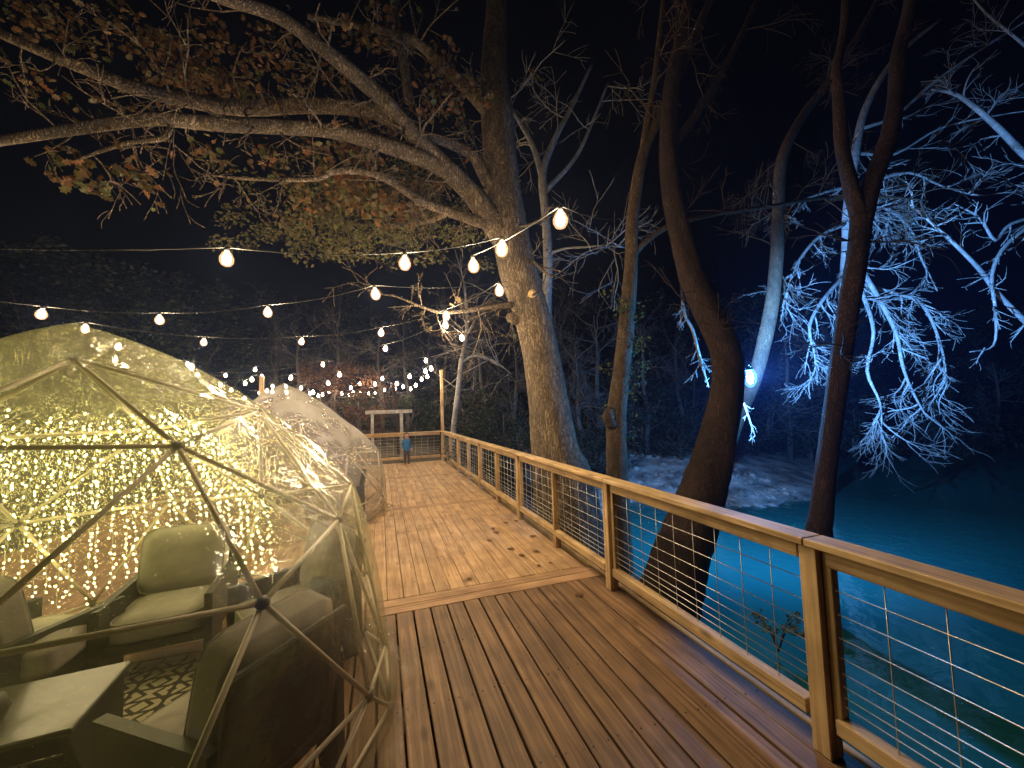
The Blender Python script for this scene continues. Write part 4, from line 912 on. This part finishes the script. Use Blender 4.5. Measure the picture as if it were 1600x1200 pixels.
rr_ = ramp(mr_, [(.4, (.4, .35, .26)), (.6, (.035, .03, .025))]); L(mr_, pat, rr_.inputs[0]); L(mr_, rr_.outputs[0], BS(mr_).inputs['Base Color'])
o = box('patterned_rug', -1.45, 2.72, .006, 1.75, 1.9, .012, mr_, None, .003); tag(o, 'rug with dark and cream geometric print on the near dome floor', 'rug')
# chairs in the far dome
for (x, y, rz, lb) in ((-.75, 7.45, R(-60), 'dark chair near the front of the far dome'), (-1.7, 8.5, R(10), 'dark chair at the back of the far dome')):
    chair(lb, x, y, rz)['group'] = 'cushioned chairs inside the far dome'

# ---------------------------------------------------------------- child at the end railing
def person(x, y, rz, h):
    t = thing('person', 'small child in a blue coat standing at the far end railing', 'person', (x, y, 0), rz)
    s = h / 1.1
    J = {'pel': (0, 0, .52), 'spi': (0, 0, .66), 'che': (0, 0, .78), 'nek': (0, 0, .86), 'hd0': (0, -.01, .92), 'hd1': (0, -.015, .99), 'hd2': (0, 0, 1.06)}
    rad = {'pel': .095, 'spi': .095, 'che': .1, 'nek': .04, 'hd0': .065, 'hd1': .085, 'hd2': .06}
    Ed = [('pel', 'spi'), ('spi', 'che'), ('che', 'nek'), ('nek', 'hd0'), ('hd0', 'hd1'), ('hd1', 'hd2')]
    for sd, n in ((-1, 'l'), (1, 'r')):
        for k, p, r in (('sh', (.11 * sd, 0, .81), .045), ('el', (.15 * sd, .02, .66), .035), ('wr', (.16 * sd, -.04, .54), .024), ('pa', (.16 * sd, -.055, .5), .024),
                        ('hip', (.055 * sd, 0, .47), .065), ('kn', (.06 * sd, -.015, .27), .048), ('an', (.06 * sd, .01, .06), .033), ('to', (.065 * sd, -.09, .03), .028)):
            J[k + n] = p; rad[k + n] = r
        Ed += [('che', 'sh' + n), ('sh' + n, 'el' + n), ('el' + n, 'wr' + n), ('wr' + n, 'pa' + n), ('pel', 'hip' + n), ('hip' + n, 'kn' + n), ('kn' + n, 'an' + n), ('an' + n, 'to' + n)]
        for f in range(5):
            a = (f - 2) * .013; k = 'f%d' % f + n
            if f == 0: J[k] = (.16 * sd - sd * .03, -.08, .485)
            else: J[k] = (.16 * sd + .0 * sd, -.06 + a * 1.2, .44 - .005 * abs(f - 2))
            rad[k] = .007; Ed.append(('pa' + n, k))
    ks = list(J); me = bpy.data.meshes.new('body'); me.from_pydata([tuple(np.array(J[k]) * s) for k in ks], [(ks.index(a), ks.index(b)) for a, b in Ed], [])
    o = link('body', me, t); md = o.modifiers.new('skin', 'SKIN'); md.use_smooth_shade = True
    for i, k in enumerate(ks):
        v = me.skin_vertices[0].data[i]; v.radius = (rad[k] * s, rad[k] * s); v.use_root = (k == 'pel')
    o.modifiers.new('sub', 'SUBSURF').levels = 1
    dg = bpy.context.evaluated_depsgraph_get(); dg.update(); em = bpy.data.meshes.new_from_object(o.evaluated_get(dg))
    o.modifiers.clear(); o.data = em; em.materials.clear()
    for k in ('skin', 'blue_coat', 'trousers'): em.materials.append(M[k])
    for p in em.polygons:
        z = p.center.z / s; ax = abs(p.center.x) / s
        p.material_index = 0 if z > .87 or (z < .54 and ax > .125) else (1 if z > .47 else 2)
        p.use_smooth = True
    mbh = MB()
    bm = bmesh.new(); bmesh.ops.create_uvsphere(bm, u_segments=14, v_segments=8, radius=.097 * s)
    for v in list(bm.verts):
        if v.co.z < .02 * s and v.co.y < .02 * s: bm.verts.remove(v)
    me = bpy.data.meshes.new('hair'); bm.to_mesh(me); bm.free(); me.materials.append(M['hair']); me.polygons.foreach_set('use_smooth', [True] * len(me.polygons))
    o = link('hair', me, t); o.location = (0, .012 * s, 1.005 * s)
    for sx_ in (-.03, .03):
        m_ = MB(); m_.tube([(sx_ * s, -.095 * s, .99 * s), (sx_ * s, -.104 * s, .99 * s)], .009 * s, 8); m_.build('eye', M['hub'], t)
    m_ = MB(); m_.tube([(0, -.085 * s, .985 * s), (0, -.115 * s, .96 * s), (0, -.09 * s, .955 * s)], [.008 * s, .013 * s, .008 * s], 6); m_.build('nose', M['skin'], t)
    return t
person(.84, 14.15, R(4), 1.1)

# ---------------------------------------------------------------- fallen leaves on the boards
for k, (u, v) in enumerate([(790, 817), (806, 814), (833, 838), (798, 858), (838, 862), (775, 832), (764, 845), (733, 905), (770, 826), (860, 880), (815, 868), (700, 780), (842, 884), (905, 930)]):
    q = onz(u, v, .004); mb = MB()
    a = rnd.random() * 6.28; s = rnd.uniform(.06, .12)
    V = [(s * (x * math.cos(a) - (y - .5) * math.sin(a)), s * (x * math.sin(a) + (y - .5) * math.cos(a)), .006 + .05 * abs(x) * s * 4) for x, y in _OAK]
    mb.add([np.array(p) for p in V], [tuple(range(16))]); o = mb.build('fallen_leaf', M['leaf_dead'], None, False); o.location = (q[0], q[1], .001)
    tag(o, 'dry brown oak leaf lying on the pale deck boards', 'leaf', 'fallen leaves on the deck')

# ---------------------------------------------------------------- haze
if HAZE > 0:
    bm = bmesh.new(); bmesh.ops.create_cube(bm, size=1.0)
    bmesh.ops.scale(bm, vec=(330, 330, 60), verts=bm.verts); bmesh.ops.translate(bm, vec=(6, 8, 24), verts=bm.verts)
    me = bpy.data.meshes.new('haze'); bm.to_mesh(me); bm.free()
    mh = bpy.data.materials.new('thin mist'); mh.use_nodes = True; t = mh.node_tree; t.nodes.remove(t.nodes['Principled BSDF'])
    v = t.nodes.new('ShaderNodeVolumePrincipled'); v.inputs['Density'].default_value = HAZE; v.inputs['Anisotropy'].default_value = .35; v.inputs['Color'].default_value = (.3, .42, .95, 1)
    t.links.new(v.outputs[0], t.nodes['Material Output'].inputs['Volume']); me.materials.append(mh)
    tag(link('haze', me), 'thin night mist', None, None, 'stuff')
